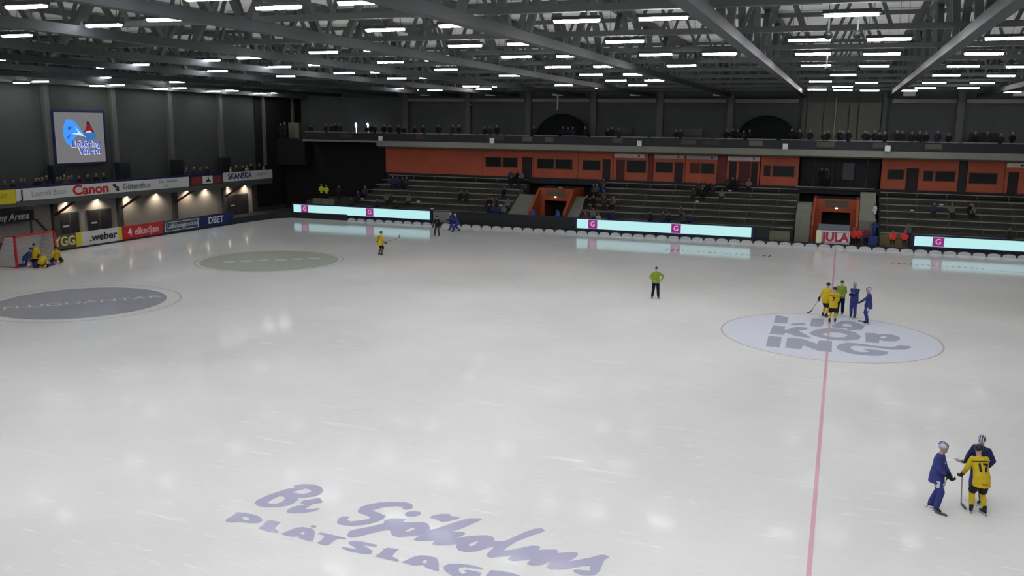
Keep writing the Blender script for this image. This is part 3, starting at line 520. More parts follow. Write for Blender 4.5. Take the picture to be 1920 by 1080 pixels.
# dark speaker stacks on the end balcony
for i, y in enumerate((10.2, 17.2, 24.0, 31.0)):
    slabbox('loudspeaker_stack', 'black loudspeaker stack by the %s pillar of the end balcony' % ANCH[i], 'loudspeaker', -59.5, -58.9, y-.6, y+.6, 3.62, 6.1, M_black, 'loudspeaker stacks on the end balcony')
RY = [35.4, 36.4, 37.4, 38.4, 39.4, 40.4, 41.4]; RZ = [1.32, 1.87, 2.38, 2.88, 3.36, 3.82, 4.28]
SECT = [(-47.6, -29.9, 'left'), (-22.7, -3.45, 'middle'), (3.3, 24, 'right')]
bm = new_bm(); box(bm, 0, .08, -.1, .1, 0, .37); me_sup = mesh(bm, 'support', M_steel)
for a, b, nm in SECT:
    bm = new_bm()
    for i in range(7):
        x0 = a + (i*.28 if nm == 'left' else 0)
        box(bm, x0, b, RY[i]-.4, RY[i]+.6 if i < 6 else 42.0, 0, RZ[i]-.42)
    t = tag(obj('seating_terrace', bm, M_step), 'dark stepped seating terrace, %s block of the far stand' % nm, 'terrace')
    for i in range(7):
        x0 = a + (i*.28 if nm == 'left' else 0)
        b2 = thing('bench', 'long plank bench in the %s block of the far stand, %s row from the ice' % (nm, ANCH[i]), 'bench', (x0, RY[i], 0), 0, 'plank benches of the far stand')
        bm = new_bm(); box(bm, .1, b-x0-.1, -.16, .16, RZ[i]-.05, RZ[i]); obj('seat', bm, M_bench, b2)
        xx = .6
        while xx < b-x0-.3: link('support', me_sup, b2, (xx, 0, RZ[i]-.42)); xx += 2.4
bm = new_bm(); box(bm, -46.4, 24, 41.9, 42.0, 3.9, 4.5)
for xx in [-46+1.5*k for k in range(46)]: box(bm, xx, xx+.06, 41.85, 41.92, 3.9, 4.5)
tag(obj('plinth', bm, M_black), 'dark plinth under the orange viewing boxes', 'plinth')
# tunnels
def portal(x0, x1, ox0, ox1, oz, top, label):
    t = thing('tunnel_portal', label, 'tunnel')
    for a, b in ((x0, x0+.22), (x1-.22, x1)):
        bm = new_bm(); prism(bm, [(35.0, 0), (35.0, 1.7), (38.0, top), (41.3, top), (41.3, 0)], 'x', a, b); obj('side_wall', bm, M_orange2, t)
    bm = new_bm(); box(bm, x0+.22, x1-.22, 37.9, 38.1, oz, top); box(bm, x0+.22, ox0, 37.9, 38.1, 0, oz); box(bm, ox1, x1-.22, 37.9, 38.1, 0, oz); obj('front_frame', bm, M_orange2, t)
    bm = new_bm(); box(bm, ox0+.2, ox1-.2, 37.85, 37.9, oz+.45, top-.15); obj('header_panel', bm, mat('header_grey', (96, 88, 76), .7, .2), t)
    bm = new_bm(); box(bm, x0+.22, x1-.22, 41.2, 41.3, 0, top); box(bm, x0+.22, x1-.22, 38, 41.3, top-.1, top); obj('lining', bm, M_black, t)
    bm = new_bm(); ell(bm, ((ox0+ox1)/2, 37.8, oz+.35), (.13, .06, .06)); obj('lamp', bm, mat('portal_lamp', (255, 250, 240), .4, .3, (255, 250, 240), 2.0), t, True)
portal(-27.6, -23.95, -26.95, -24.7, 2.55, 3.75, 'orange tunnel portal cut into the left and middle stand blocks')
portal(-2.1, 1.65, -1.35, 1.0, 2.6, 3.75, 'orange tunnel portal above the white board reading JULA')
for x0, x1, lab in ((-29.8, -27.65, 'left of the left tunnel'), (-23.9, -22.8, 'right of the left tunnel')):
    bm = new_bm(); prism(bm, [(34.8, 0), (34.8, .95), (38.6, 3.0), (38.6, 0)], 'x', x0, x1)
    tag(obj('stair_ramp', bm, M_conc), 'pale sloping concrete stair aisle %s' % lab, 'stairs')
bm = new_bm(); prism(bm, [(34.6, 0), (34.6, 2.4), (36.5, 3.35), (38.6, 3.35), (38.6, 0)], 'x', -3.35, -2.15); tag(obj('tunnel_wing', bm, M_conc), 'grey concrete wall left of the tunnel with the JULA board', 'wing wall')
bm = new_bm(); prism(bm, [(35.6, 0), (35.6, 2.2), (38.6, 4.3), (40, 4.3), (40, 0)], 'x', 1.7, 2.95); tag(obj('tunnel_wing', bm, M_conc), 'grey concrete wall right of the tunnel with the JULA board', 'wing wall')
# blue cloths at the left tunnel foot
for x, lab in ((-27.35, 'left'), (-24.9, 'right')):
    bm = new_bm(); prism(bm, [(x-.35, 0), (x+.55, 0), (x+.5, 1.75), (x+.25, 2.0)], 'y', 34.7, 34.85)
    tag(obj('blue_cloth', bm, mat('cloth_blue', (70, 92, 170), .8, .2)), 'blue cloth hung over the %s foot of the left tunnel' % lab, 'cloth')
# JULA board
t = thing('jula_board', 'white board with red lettering JULA in front of the right tunnel', 'advertising board', (0, 33.75, 0))
bm = new_bm(); box(bm, -1.55, 1.05, 0, .15, .3, 1.42); obj('panel', bm, mat('jula_white', (225, 218, 222), .5, .3), t)
bm = new_bm(); box(bm, -1.58, -1.2, -.02, 0, .32, 1.4); obj('side_band', bm, mat('jula_cream', (232, 232, 190), .5, .3), t)
bm = new_bm()
for q in ((-1.1, .98, 1.26, 1.3), (-1.1, .98, .42, .46), (-1.1, -1.06, .42, 1.3), (.94, .98, .42, 1.3)): box(bm, q[0], q[1], -.02, 0, q[2], q[3])
obj('border_line', bm, mat('jula_grey', (130, 130, 150), .6, .3), t)
lettering('JULA', mat('jula_red', (176, 60, 70), .5, .3), face_from((-.05, -.03, .86), (1, 0, 0), (0, 0, 1)), .98, t, bold=.045, sx=.98)
bm = new_bm(); box(bm, -1.45, 1.0, .05, .1, 1.42, 1.95); obj('glass_screen', bm, mat('grey_glass', (110, 114, 118), .2, .5), t)
slabbox('barrier', 'dark kerb below the JULA board', 'barrier', -3.6, 3.3, 33.85, 33.95, 0, .34, M_black)
slabbox('blue_crate', 'blue crate standing at the rink edge beside the players bench', 'crate', 2.5, 3.2, 34.1, 34.6, 0, 1.05, mat('crate_blue', (42, 62, 120), .6, .3))
slabbox('bench_box', 'olive box seat under the two red-vested people by the right screen', 'box', 3.9, 5.55, 34.3, 34.7, 0, .8, mat('olive_brown', (122, 112, 72)))
for i, (x0, x1) in enumerate(((-51.9, -50.9), (-50.8, -49.4))):
    slabbox('concrete_block', 'pale concrete block below the yellow jackets, %s one' % ('left' if i == 0 else 'right'), 'block', x0, x1, 35.7, 36.0, 0, 1.9, M_conc)
bm = new_bm()
box(bm, -53, -47.7, 36.2, 42.5, 0, 1.6)
tag(obj('standing_platform', bm, M_step), 'dark standing platform by the far corner', 'platform')
slabbox('bench_box', 'dark box seat under the two people just above the middle screen', 'box', -22.3, -20.3, 34.75, 34.98, 0, .98, M_black)
# viewing boxes
def facade(x0, x1, ops, label, z0=4.5, z1=7.2, sign=None, m=None):
    t = thing('viewing_box', label, 'viewing box', (0, 0, 0)); m = m or M_orange
    bm = new_bm(); xs = x0
    for a, b, c, d, k in sorted(ops):
        if a > xs: box(bm, xs, a, 42, 42.12, z0, z1)
        if d < z1: box(bm, a, b, 42, 42.12, d, z1)
        if c > z0: box(bm, a, b, 42, 42.12, z0, c)
        xs = b
    if xs < x1: box(bm, xs, x1, 42, 42.12, z0, z1)
    obj('wall', bm, m, t)
    for a, b, c, d, k in ops:
        if k == 'w':
            bm = new_bm()
            for q in ((a, a+.07, c, d), (b-.07, b, c, d), (a, b, c, c+.07), (a, b, d-.07, d)): box(bm, q[0], q[1], 41.97, 42.05, q[2], q[3])
            f = obj('window_frame', bm, mat('frame_brown', (118, 74, 62), .6, .3), t)
            bm = new_bm(); box(bm, a, b, 42.06, 42.09, c, d); obj('pane', bm, M_glass, f)
        else:
            bm = new_bm(); box(bm, a, b, 42.1, 42.16, c, d); obj('door', bm, mat('door_dark', (44, 32, 32), .6, .3) if k == 'd' else mat('door_red', (84, 40, 34), .6, .3), t)
    if sign:
        for a, b, c in sign:
            bm = new_bm(); box(bm, a, b, 41.85, 41.98, 6.72, 7.08); s = obj('sign', bm, c, t)
            bm = new_bm(); ell(bm, (b-.55, 41.84, 6.9), (.11, .02, .09)); obj('emblem', bm, M_black, s)
            bm = new_bm(); 
            for k in range(6): box(bm, a+.3+k*.28, a+.3+k*.28+.16, 41.83, 41.85, 6.86, 6.95)
            obj('lettering', bm, mat('sign_grey', (170, 160, 155), .6, .3), s)
M_sg = mat('sign_rose', (206, 196, 200), .5, .3)
facade(-46.6, -35.2, [], 'plain orange wall at the left end of the viewing boxes')
facade(-35.15, -29.6, [(-34.9, -33.1, 5.4, 6.45, 'w'), (-33.0, -31.3, 5.4, 6.45, 'w'), (-30.8, -29.7, 4.5, 6.5, 'd')], 'orange viewing box with two windows and a dark door, next to the plain orange wall')
facade(-29.55, -24.85, [(-29.2, -27.35, 5.35, 6.42, 'w'), (-27.25, -25.4, 5.35, 6.42, 'w')], 'orange viewing box with two windows above the left tunnel')
facade(-24.8, -21.25, [(-24.4, -22.5, 5.35, 6.4, 'w'), (-22.3, -21.5, 4.5, 6.5, 'd')], 'orange viewing box with one bluish window, left of the first pale sign')
facade(-21.2, -17.75, [(-20.9, -20.05, 4.5, 6.5, 'r'), (-19.9, -17.9, 5.25, 6.5, 'w')], 'viewing box under the first pale sign from the left tunnel', sign=[(-21.1, -18.1, M_sg)])
facade(-17.2, -14.15, [(-17.0, -15.3, 5.35, 6.4, 'w'), (-15.15, -14.3, 4.5, 6.4, 'd')], 'viewing box under the second pale sign from the left tunnel', sign=[(-17.1, -14.25, mat('sign_tan', (176, 166, 150)))])
facade(-14.1, -11.1, [(-13.7, -12.7, 5.4, 6.4, 'r'), (-12.65, -11.3, 5.35, 6.4, 'w')], 'viewing box under the third pale sign from the left tunnel', sign=[(-14.0, -11.05, mat('sign_mauve', (168, 158, 168)))])
facade(-10.2, -7.2, [(-10.0, -9.3, 4.5, 6.6, 'd'), (-9.1, -8.0, 4.6, 6.6, 'r'), (-7.95, -7.35, 4.5, 6.6, 'd')], 'open viewing box with people under the fourth pale sign', sign=[(-10.15, -7.2, M_sg)])
facade(-7.1, -3.7, [(-6.85, -6.15, 5.3, 6.35, 'w'), (-6.05, -4.05, 5.3, 6.35, 'w')], 'orange viewing box with two windows left of the dark foyer')
for a, b in ((-17.7, -17.25), (-11.05, -10.25), (9.6, 10.2)):
    slabbox('dark_panel', 'dark red gap panel between viewing boxes at the %s' % {-17.7: 'first and second sign', -11.05: 'third and fourth sign', 9.6: 'right block'}[a], 'panel', a, b, 42.05, 42.2, 4.5, 7.2, M_darkred if a < 0 else M_black)
t = thing('foyer', 'dark glazed foyer opening between the orange boxes', 'foyer')
bm = new_bm(); box(bm, -3.65, 3.3, 44.5, 44.6, 4.3, 7.25); box(bm, -3.65, 3.3, 41.5, 44.6, 4.3, 4.42); obj('shell', bm, M_black, t)
bm = new_bm()
for x in (-2.4, -.8, .8, 2.2): box(bm, x-.04, x+.04, 44.3, 44.38, 4.4, 7.2)
obj('mullion', bm, M_steel, t)
bm = new_bm(); box(bm, .1, 1.1, 44.1, 44.3, 5.1, 6.7); obj('notice_screen', bm, mat('foyer_screen', (92, 96, 96), .5, .3), t)
slabbox('handrail', 'pale rail in front of the dark foyer', 'rail', -3.9, 2.9, 41.6, 41.68, 4.45, 4.56, M_conc)
facade(3.35, 9.55, [(3.85, 5.25, 5.35, 6.3, 'w'), (5.4, 6.4, 4.5, 6.4, 'd'), (6.75, 7.6, 5.3, 6.25, 'w'), (7.7, 9.35, 5.3, 6.25, 'w')], 'orange viewing box with three windows and an open door right of the dark foyer')
facade(10.25, 13.1, [(10.35, 12.6, 5.2, 6.2, 'w')], 'orange viewing box with one wide window at the right')
facade(13.15, 20, [(13.4, 14.2, 4.5, 6.3, 'd'), (14.6, 17, 5.3, 6.3, 'w')], 'viewing box under the cream sign at the far right', sign=[(13.2, 14.9, M_cream)])
# balcony parapet
bm = new_bm(); box(bm, -55.8, 44, 40.1, 40.16, 7.9, 8.66)
p = tag(obj('parapet', bm, M_black), 'black cloth-covered parapet of the far balcony', 'parapet')
for i in range(24):
    x = -55.5+i*2.95; bm = new_bm(); box(bm, x, x+2.6, 40.04, 40.12, 8.7, 8.77)
    tag(obj('handrail', bm, mat('rail_dull', (134, 134, 128), .5, .4)), 'pale handrail length on top of the far balcony parapet', 'rail', 'handrail lengths of the far balcony')
for i, (x, w, c) in enumerate(((-50.3, 1.6, (70, 66, 56)), (-41.5, .9, (86, 60, 60)), (-33.0, 1.9, (74, 68, 58)), (-29.6, 1.0, (96, 96, 92)), (-27.3, .9, (90, 90, 88)), (-20.4, 1.0, (84, 84, 82)), (-13.6, 1.4, (92, 78, 76)), (-11.5, 1.4, (70, 70, 66)), (-7.5, 1.2, (110, 108, 100)), (-1.5, 1.5, (84, 84, 80)), (3.0, 1.2, (78, 76, 74)), (7.2, 1.3, (92, 90, 84)))):
    slabbox('banner', 'small dull banner hung on the far balcony parapet, %s from the left' % ANCH[i], 'banner', x-w/2, x+w/2, 40.02, 40.07, 8.15, 8.6, mat('banner_%d' % i, c, .8, .2), 'banners on the far balcony parapet')
for i, x in enumerate((-46.0, -33.3, -18.2, -4.9, 3.6)):
    slabbox('parapet_box', 'small white box on the far balcony edge, %s from the left' % ANCH[i], 'box', x-.22, x+.22, 39.75, 39.98, 7.9, 8.4, M_white, 'white boxes on the far balcony edge')
slabbox('cabinet', 'grey cabinet on the corner landing beside the end balcony', 'cabinet', -59.3, -57.9, 42.5, 43.2, 7.92, 9.7, mat('cab_grey', (104, 104, 92), .7, .2))
# draped tents on the balcony, hanging pole, dark screens
for i, (x, rx, lab) in enumerate(((-27.3, 3.0, 'below the white hanging pole'), (-7.0, 3.0, 'left of the panelled wall section'))):
    bm = new_bm(); ell(bm, (0, 0, 0), (rx, 1.3, 3.0), seg=24, rings=14)
    bmesh.ops.delete(bm, geom=[v for v in bm.verts if v.co.z < -.05], context='VERTS')
    tag(obj('draped_tent', bm, mat('drape_black', (30, 32, 32), .9, .1), None, True, (x, 44.2, 7.95)), 'black draped dome tent on the far balcony %s' % lab, 'tent')
bm = new_bm(); tube(bm, [(-27.5, 43.2, 11.3), (-27.5, 43.2, 15.56)], .1); tag(obj('hanging_pole', bm, M_rail, None, True), 'white vertical pole hanging above the balcony tent', 'pole')
bm = new_bm(); tube(bm, [(-36.6, 43.2, 15.56), (-36.6, 43.2, 12.1), (-36.8, 43.2, 11.8), (-37.2, 43.2, 11.7)], .06); tag(obj('bent_pipe', bm, M_pill, None, True), 'thin bent pipe hanging under the roof by the far wall', 'pipe')
bm = new_bm(); tube(bm, [(-.95, 45.4, 7.9), (-.95, 45.4, 12.6)], .05); tag(obj('bent_pipe', bm, M_rail, None, True), 'thin straight pipe on the panelled far wall', 'pipe')
for i, (x, w) in enumerate(((-21.2, 2.0), (-14.2, 2.2), (4.9, 2.2), (11.6, 2.3))):
    slabbox('wall_screen', 'unlit black screen at the back of the far balcony, %s from the left' % ANCH[i], 'screen', x-w/2, x+w/2, 45.2, 45.35, 8.75, 9.55, mat('screen_black', (18, 19, 20), .3, .4))
for i, (x, y, z) in enumerate(((-46.4, 36.5, 2.0), (-39.9, 36.4, 2.0), (-37.9, 35.4, 1.45), (-25.5, 38.4, 3.8), (-12.3, 38.4, 3.0), (-9.6, 40.4, 3.95), (5.9, 38.4, 3.0), (8.2, 39.4, 3.5), (-30.2, 36.4, 2.0), (-31.0, 36.4, 2.0))):  # flat white ovals scattered over the stand
    bm = new_bm(); ell(bm, (x, y, z), (.2, .14, .07)); tag(obj('white_oval', bm, M_white, None, True), 'small flat white oval among the benches, %s from the corner' % ANCH[i], 'cushion', 'white ovals among the benches')
# two bright lamps at the back of the balcony
for i, x in enumerate((-51.7, -50.2)):
    bm = new_bm(); ell(bm, (x, 44.5, 9.5), (.13, .08, .28)); bar(bm, (x, 44.55, 7.9), (x, 44.55, 9.3), .04); tag(obj('work_light', bm, mat('work_lamp', (255, 255, 255), .4, .3, (225, 228, 255), 5), None, True), 'small bright upright lamp on the dark balcony, %s of the pair' % ('left' if i == 0 else 'right'), 'lamp')
# ---------------------------------------------------------------- small spectators
def spect_mesh(seated):
    bm = new_bm()
    if seated:
        tube(bm, [(0, 0, .0), (0, .02, .3), (0, .03, .52)], [.17, .19, .16], 10, flat=.7); ell(bm, (0, .05, .56), (.2, .11, .08)); ell(bm, (0, .08, .78), (.1, .115, .13)); tube(bm, [(0, .05, .55), (0, .07, .72)], .06)
        for s in (-1, 1):
            tube(bm, [(s*.1, 0, .03), (s*.12, .42, .06)], [.1, .075], 8); tube(bm, [(s*.12, .42, .06), (s*.12, .4, -.36)], [.07, .05], 8)
            tube(bm, [(s*.21, .04, .54), (s*.25, .1, .28), (s*.1, .32, .18)], [.07, .06, .045], 8)
    else:
        tube(bm, [(0, 0, .82), (0, 0, 1.1), (0, 0, 1.38)], [.16, .18, .17], 10, flat=.65); ell(bm, (0, 0, 1.42), (.21, .11, .09)); ell(bm, (0, .02, 1.66), (.1, .115, .135)); tube(bm, [(0, 0, 1.4), (0, .01, 1.6)], .06)
        for s in (-1, 1):
            tube(bm, [(s*.09, 0, .86), (s*.1, .01, .45), (s*.11, 0, .04)], [.1, .075, .055], 8); ell(bm, (s*.11, .07, .04), (.05, .13, .04))
            tube(bm, [(s*.22, 0, 1.4), (s*.27, .02, 1.12), (s*.16, .24, 1.05)], [.07, .06, .045], 8)
    me = fuse(bm, 'spectator', .045, 2, [M_black]*3)
    zl, zh = (.66, .1) if seated else (1.5, .84)
    for p in me.polygons:
        c = p.center
        p.material_index = 2 if c.z > zl else (1 if (c.z < zh) else 0)
    return me
me_stand, me_sit = spect_mesh(False), spect_mesh(True)
M_skin2 = mat('spect_skin', (140, 112, 100), .6, .3); M_tr = mat('spect_trouser', (34, 34, 40), .8, .2)
JK = [mat('jacket_%d' % i, c, .8, .2) for i, c in enumerate(((28, 28, 32), (38, 40, 58), (62, 60, 58), (82, 72, 64), (110, 108, 108), (48, 56, 96)))]
def spectator(me, x, y, z, rz, jm, label, group, m2=None, nm='spectator'):
    o = link(nm, me); o.location = (x, y, z); o.rotation_euler = (0, 0, rz)
    for i, m in enumerate((jm, m2 or M_tr, M_skin2)):
        o.material_slots[i].link = 'OBJECT'; o.material_slots[i].material = m
    q = random.uniform(.9, 1.04); o.scale = (q, q, q)
    return tag(o, label, 'person', group)
for i, x in enumerate(UB):
    spectator(me_stand, x, 40.75+random.uniform(-.1, .3), 7.9, math.pi+random.uniform(-.5, .5), JK[random.choice((0, 0, 1, 0))], 'person in dark clothes standing behind the far balcony parapet', 'people standing on the far balcony')
for i, y in enumerate(LB):
    spectator(me_stand, -57.65, min(y, 35.4), 3.62, -math.pi/2+random.uniform(-.5, .5), JK[random.choice((0, 1, 2, 3, 5))] if y < 29 or i % 3 else mat('jacket_y', (190, 190, 90)), 'person standing behind the end balcony fascia' if y < 29 else 'person standing above the SKANSKA board', 'people on the end balcony' if y < 29 else 'people above the SKANSKA board')
names = ['left', 'middle', 'right']
for i, (x, r) in enumerate(LOWER):
    if -29.7 < x < -27.7 or -23.9 < x < -22.8 or -27.6 < x < -23.9: x = x-2.2 if x < -26 else -22.2+random.uniform(0, 2)
    if -48.9 < x < -47.6: x += .9
    if -2.1 < x < 1.7: 
        spectator(me_stand, x, 42.6, 4.42, math.pi, JK[i % 3], 'person in dark clothes standing in the foyer opening', 'people in the foyer opening'); continue
    if x > 2.8 and x < 3.2: continue
    zz = RZ[r]; yy = RY[r]
    if -30.2 < x < -27.5: x = -30.5-random.uniform(0, 1.2)
    if -49 < x < -40: x = max(x, -47.1+.28*r)
    if x < -49:
        spectator(me_stand, x, 36.5, 1.6, math.pi, mat('hivis', (205, 210, 60), .7, .2) if x < -50 else JK[1], 'steward in a yellow jacket on the platform by the far corner' if x < -50 else 'person in dark blue on the platform by the far corner', 'stewards in yellow jackets by the far corner' if x < -50 else 'people on the corner platform'); continue
    blk = 'left' if x < -28 else ('middle' if x < -3 else 'right')
    spectator(me_sit, x, yy, zz, math.pi+random.uniform(-.4, .4), JK[random.choice((0, 1, 2, 3, 4, 5))], 'seated spectator in row %s of the %s block of the far stand' % (ANCH[r], blk), 'spectators in the %s row of the %s block' % (ANCH[r], blk))
M_redv = mat('red_vest', (235, 62, 56), .6, .3)
for x, y, z, lab, me in ((1.35, 34.5, 0, 'person in a bright red vest standing right of the JULA board, left of a pair', me_stand), (1.75, 34.7, 0, 'person in a bright red vest standing right of the JULA board, right of a pair', me_stand), (4.35, 34.4, .8, 'person in a bright red vest seated by the olive bench front, left one', me_sit), (5.25, 34.4, .8, 'person in a bright red vest seated next to the right screen', me_sit)):
    spectator(me, x, y, z, math.pi, M_redv, lab, None)
spectator(me_stand, 2.35, 34.8, 0, math.pi, mat('maroon', (110, 50, 60)), 'person in maroon between the red vests and the blue crate', None)
slabbox('bench_box', 'dark step box under the person in blue by the blue crate', 'box', 2.6, 3.3, 34.75, 35.3, 0, .74, M_black)
spectator(me_stand, 2.95, 35.0, .75, math.pi, mat('club_blue', (40, 56, 120)), 'person in blue club clothes standing by the blue crate', None, mat('club_blue', (40, 56, 120)))
spectator(me_stand, 2.9, 36.4, 1.9, 2.0, M_white, 'person in a white jacket on the steps above the blue crate', None)
for x, lab in ((-21.9, 'left'), (-20.7, 'right')):
    spectator(me_sit, x, 34.9, 1.0, math.pi, mat('red_jk', (150, 50, 50)) if lab == 'left' else mat('beige_jk', (190, 180, 150)), 'person sitting just above the middle screen, %s of two' % lab, None)
# ================================================================ GOAL
def goal():
    gx, y0, y1, h = -50.55, -1.42, 1.7, 2.12
    t = thing('bandy_goal', 'red framed bandy goal with a white net in front of the end boards', 'goal', (gx, 0, 0))
    M_gr = mat('goal_red', (196, 40, 56), .4, .4); M_net = mat('net_white', (225, 222, 218), .8, .2)
    for y in (y0, y1):
        bm = new_bm(); box(bm, -.06, .06, y-.06, y+.06, 0, h); obj('post', bm, M_gr, t)
    bm = new_bm(); box(bm, -.06, .06, y0-.06, y1+.06, h-.06, h+.06); obj('crossbar', bm, M_gr, t)
    bm = new_bm()
    tube(bm, [(0, y0, h), (-.9, y0, h-.1), (-1.9, y0, .05), (-.0, y0, .05)], .035); tube(bm, [(0, y1, h), (-.9, y1, h-.1), (-1.9, y1, .05), (0, y1, .05)], .035)
    tube(bm, [(-1.9, y0, .05), (-1.9, y1, .05)], .035); tube(bm, [(-.9, y0, h-.1), (-.9, y1, h-.1)], .025)
    obj('back_frame', bm, M_gr, t, True)
    bm = new_bm(); n = 36
    path = [(-.02, h), (-.45, h-.12), (-.9, h-.12), (-1.15, h*.72), (-1.45, h*.42), (-1.85, .06)]
    def along(k, m):
        s = k/m*(len(path)-1); i = min(int(s), len(path)-2); f = s-i
        return (path[i][0]*(1-f)+path[i+1][0]*f, path[i][1]*(1-f)+path[i+1][1]*f)
    for i in range(n+1):
        y = y0+(y1-y0)*i/n
        for a, b in zip(path, path[1:]): bar(bm, (a[0], y, a[1]), (b[0], y, b[1]), .04)
    for k in range(37):
        x, z = along(k, 36); bar(bm, (x, y0, z), (x, y1, z), .04)
    for y in (y0, y1):
        for k in range(1, 22):
            z = h*k/22*.93
            xb = min((p for p in [along(q, 60) for q in range(61)]), key=lambda p: abs(p[1]-z) if p[0] < -.8 else 9)[0]
            bar(bm, (0, y, z), (xb, y, z), .04)
        for k in range(1, 19):
            x = -1.85*k/19
            zt = min((p for p in [along(q, 60) for q in range(61)]), key=lambda p: abs(p[0]-x))[1]
            bar(bm, (x, y, .05), (x, y, zt), .04)
    obj('net', bm, M_net, t)
goal()
# ================================================================ PEOPLE ON THE ICE
V = Vector
def ik(a, b, l1, l2, pole):
    d = b-a; L = min(d.length, (l1+l2)*.999); u = d.normalized()
    x = (l1*l1-l2*l2+L*L)/(2*L); h = math.sqrt(max(l1*l1-x*x, 0))
    p = V(pole); p = (p-u*p.dot(u)).normalized()
    return a+u*x+p*h, a+u*L
def loft(bm, rings, seg=16):
    rs = []
    for c, rx, ry, ax, ay in rings:
        rs.append([bm.verts.new(c+ax*(math.cos(t)*rx)+ay*(math.sin(t)*ry)) for t in [2*math.pi*k/seg for k in range(seg)]])
    for a, b in zip(rs, rs[1:]):
        for k in range(seg): bm.faces.new((a[k], a[(k+1) % seg], b[(k+1) % seg], b[k]))
    bm.faces.new(rs[0][::-1]); bm.faces.new(rs[-1])
def cap(bm, p, q, r1, r2, seg=12):
    tube(bm, [p, q], [r1, r2], seg); ell(bm, p, (r1,)*3, seg=seg, rings=8); ell(bm, q, (r2,)*3, seg=seg, rings=8)
def hand_mesh():
    """right glove-sized hand pointing along -z from the wrist, fingers curled towards +y, thumb at +x side"""
    bm = new_bm()
    loft(bm, [(V((0, 0, .0)), .032, .026, V((1, 0, 0)), V((0, 1, 0))), (V((0, 0, -.04)), .046, .024, V((1, 0, 0)), V((0, 1, 0))), (V((0, .002, -.1)), .048, .02, V((1, 0, 0)), V((0, 1, 0)))], 12)
    for i, (x, l) in enumerate(((-.036, .8), (-.012, 1.0), (.013, 1.05), (.037, .95))):
        a = V((x, .0, -.095)); b = a+V((x*.1, .022, -.038*l)); c = b+V((0, .036, -.006*l)); d = c+V((0, .012, .03))
        tube(bm, [a, b, c, d], [.0115, .011, .010, .009], 8); ell(bm, d, (.009,)*3, seg=8, rings=6)
    tube(bm, [(.035, .005, -.025), (.062, .02, -.055), (.058, .045, -.082)], [.015, .0125, .0105], 8); ell(bm, (.058, .045, -.082), (.0105,)*3, seg=8, rings=6)
    return fuse(bm, 'hand', .0065, 2, [])
ME_HAND = hand_mesh()
def basis(d, up=(0, 0, 1)):
    d = V(d).normalized(); s = d.cross(V(up)); s = s.normalized() if s.length > 1e-3 else V((1, 0, 0)); u = s.cross(d)
    return Matrix((s, d, u)).transposed()       # columns: side, dir, up
def mirror(me, name):
    m = me.copy(); m.name = name; m.transform(Matrix.Diagonal((-1, 1, 1, 1))); m.flip_normals(); return m
ME_HAND_L = mirror(ME_HAND, 'hand')
M_skin = mat('skin', (205, 160, 138), .55, .35); M_hair = mat('hair_brown', (70, 52, 40), .7, .3)
M_eyew = mat('eye', (30, 26, 24), .3, .5); M_lip = mat('lip', (170, 100, 92), .5, .3)
M_blade = mat('skate_steel', (190, 194, 200), .25, .5, metal=.8); M_bootb = mat('boot_black', (26, 27, 32), .5, .4)
BLUE = mat('kit_blue', (56, 64, 130), .7, .25, noise=.12, nscale=9); BLUED = mat('kit_blue_dark', (34, 42, 86), .7, .25)
YEL = mat('kit_yellow', (212, 182, 36), .7, .25, noise=.08, nscale=9); KBLK = mat('kit_black', (34, 30, 38), .7, .25)
LIME = mat('referee_lime', (132, 160, 52), .7, .25, noise=.08, nscale=9); NAVY = mat('trouser_navy', (22, 24, 42), .8, .2); KWHT = mat('kit_white', (215, 218, 228), .6, .3)
HELW = mat('helmet_white', (205, 208, 216), .35, .4); HELD = mat('helmet_dark', (30, 32, 44), .35, .4); HELB = mat('helmet_blue', (52, 56, 104), .35, .4)
GLV = mat('glove_black', (26, 28, 34), .6, .3); PGREY = mat('pad_grey', (150, 150, 148), .6, .3)
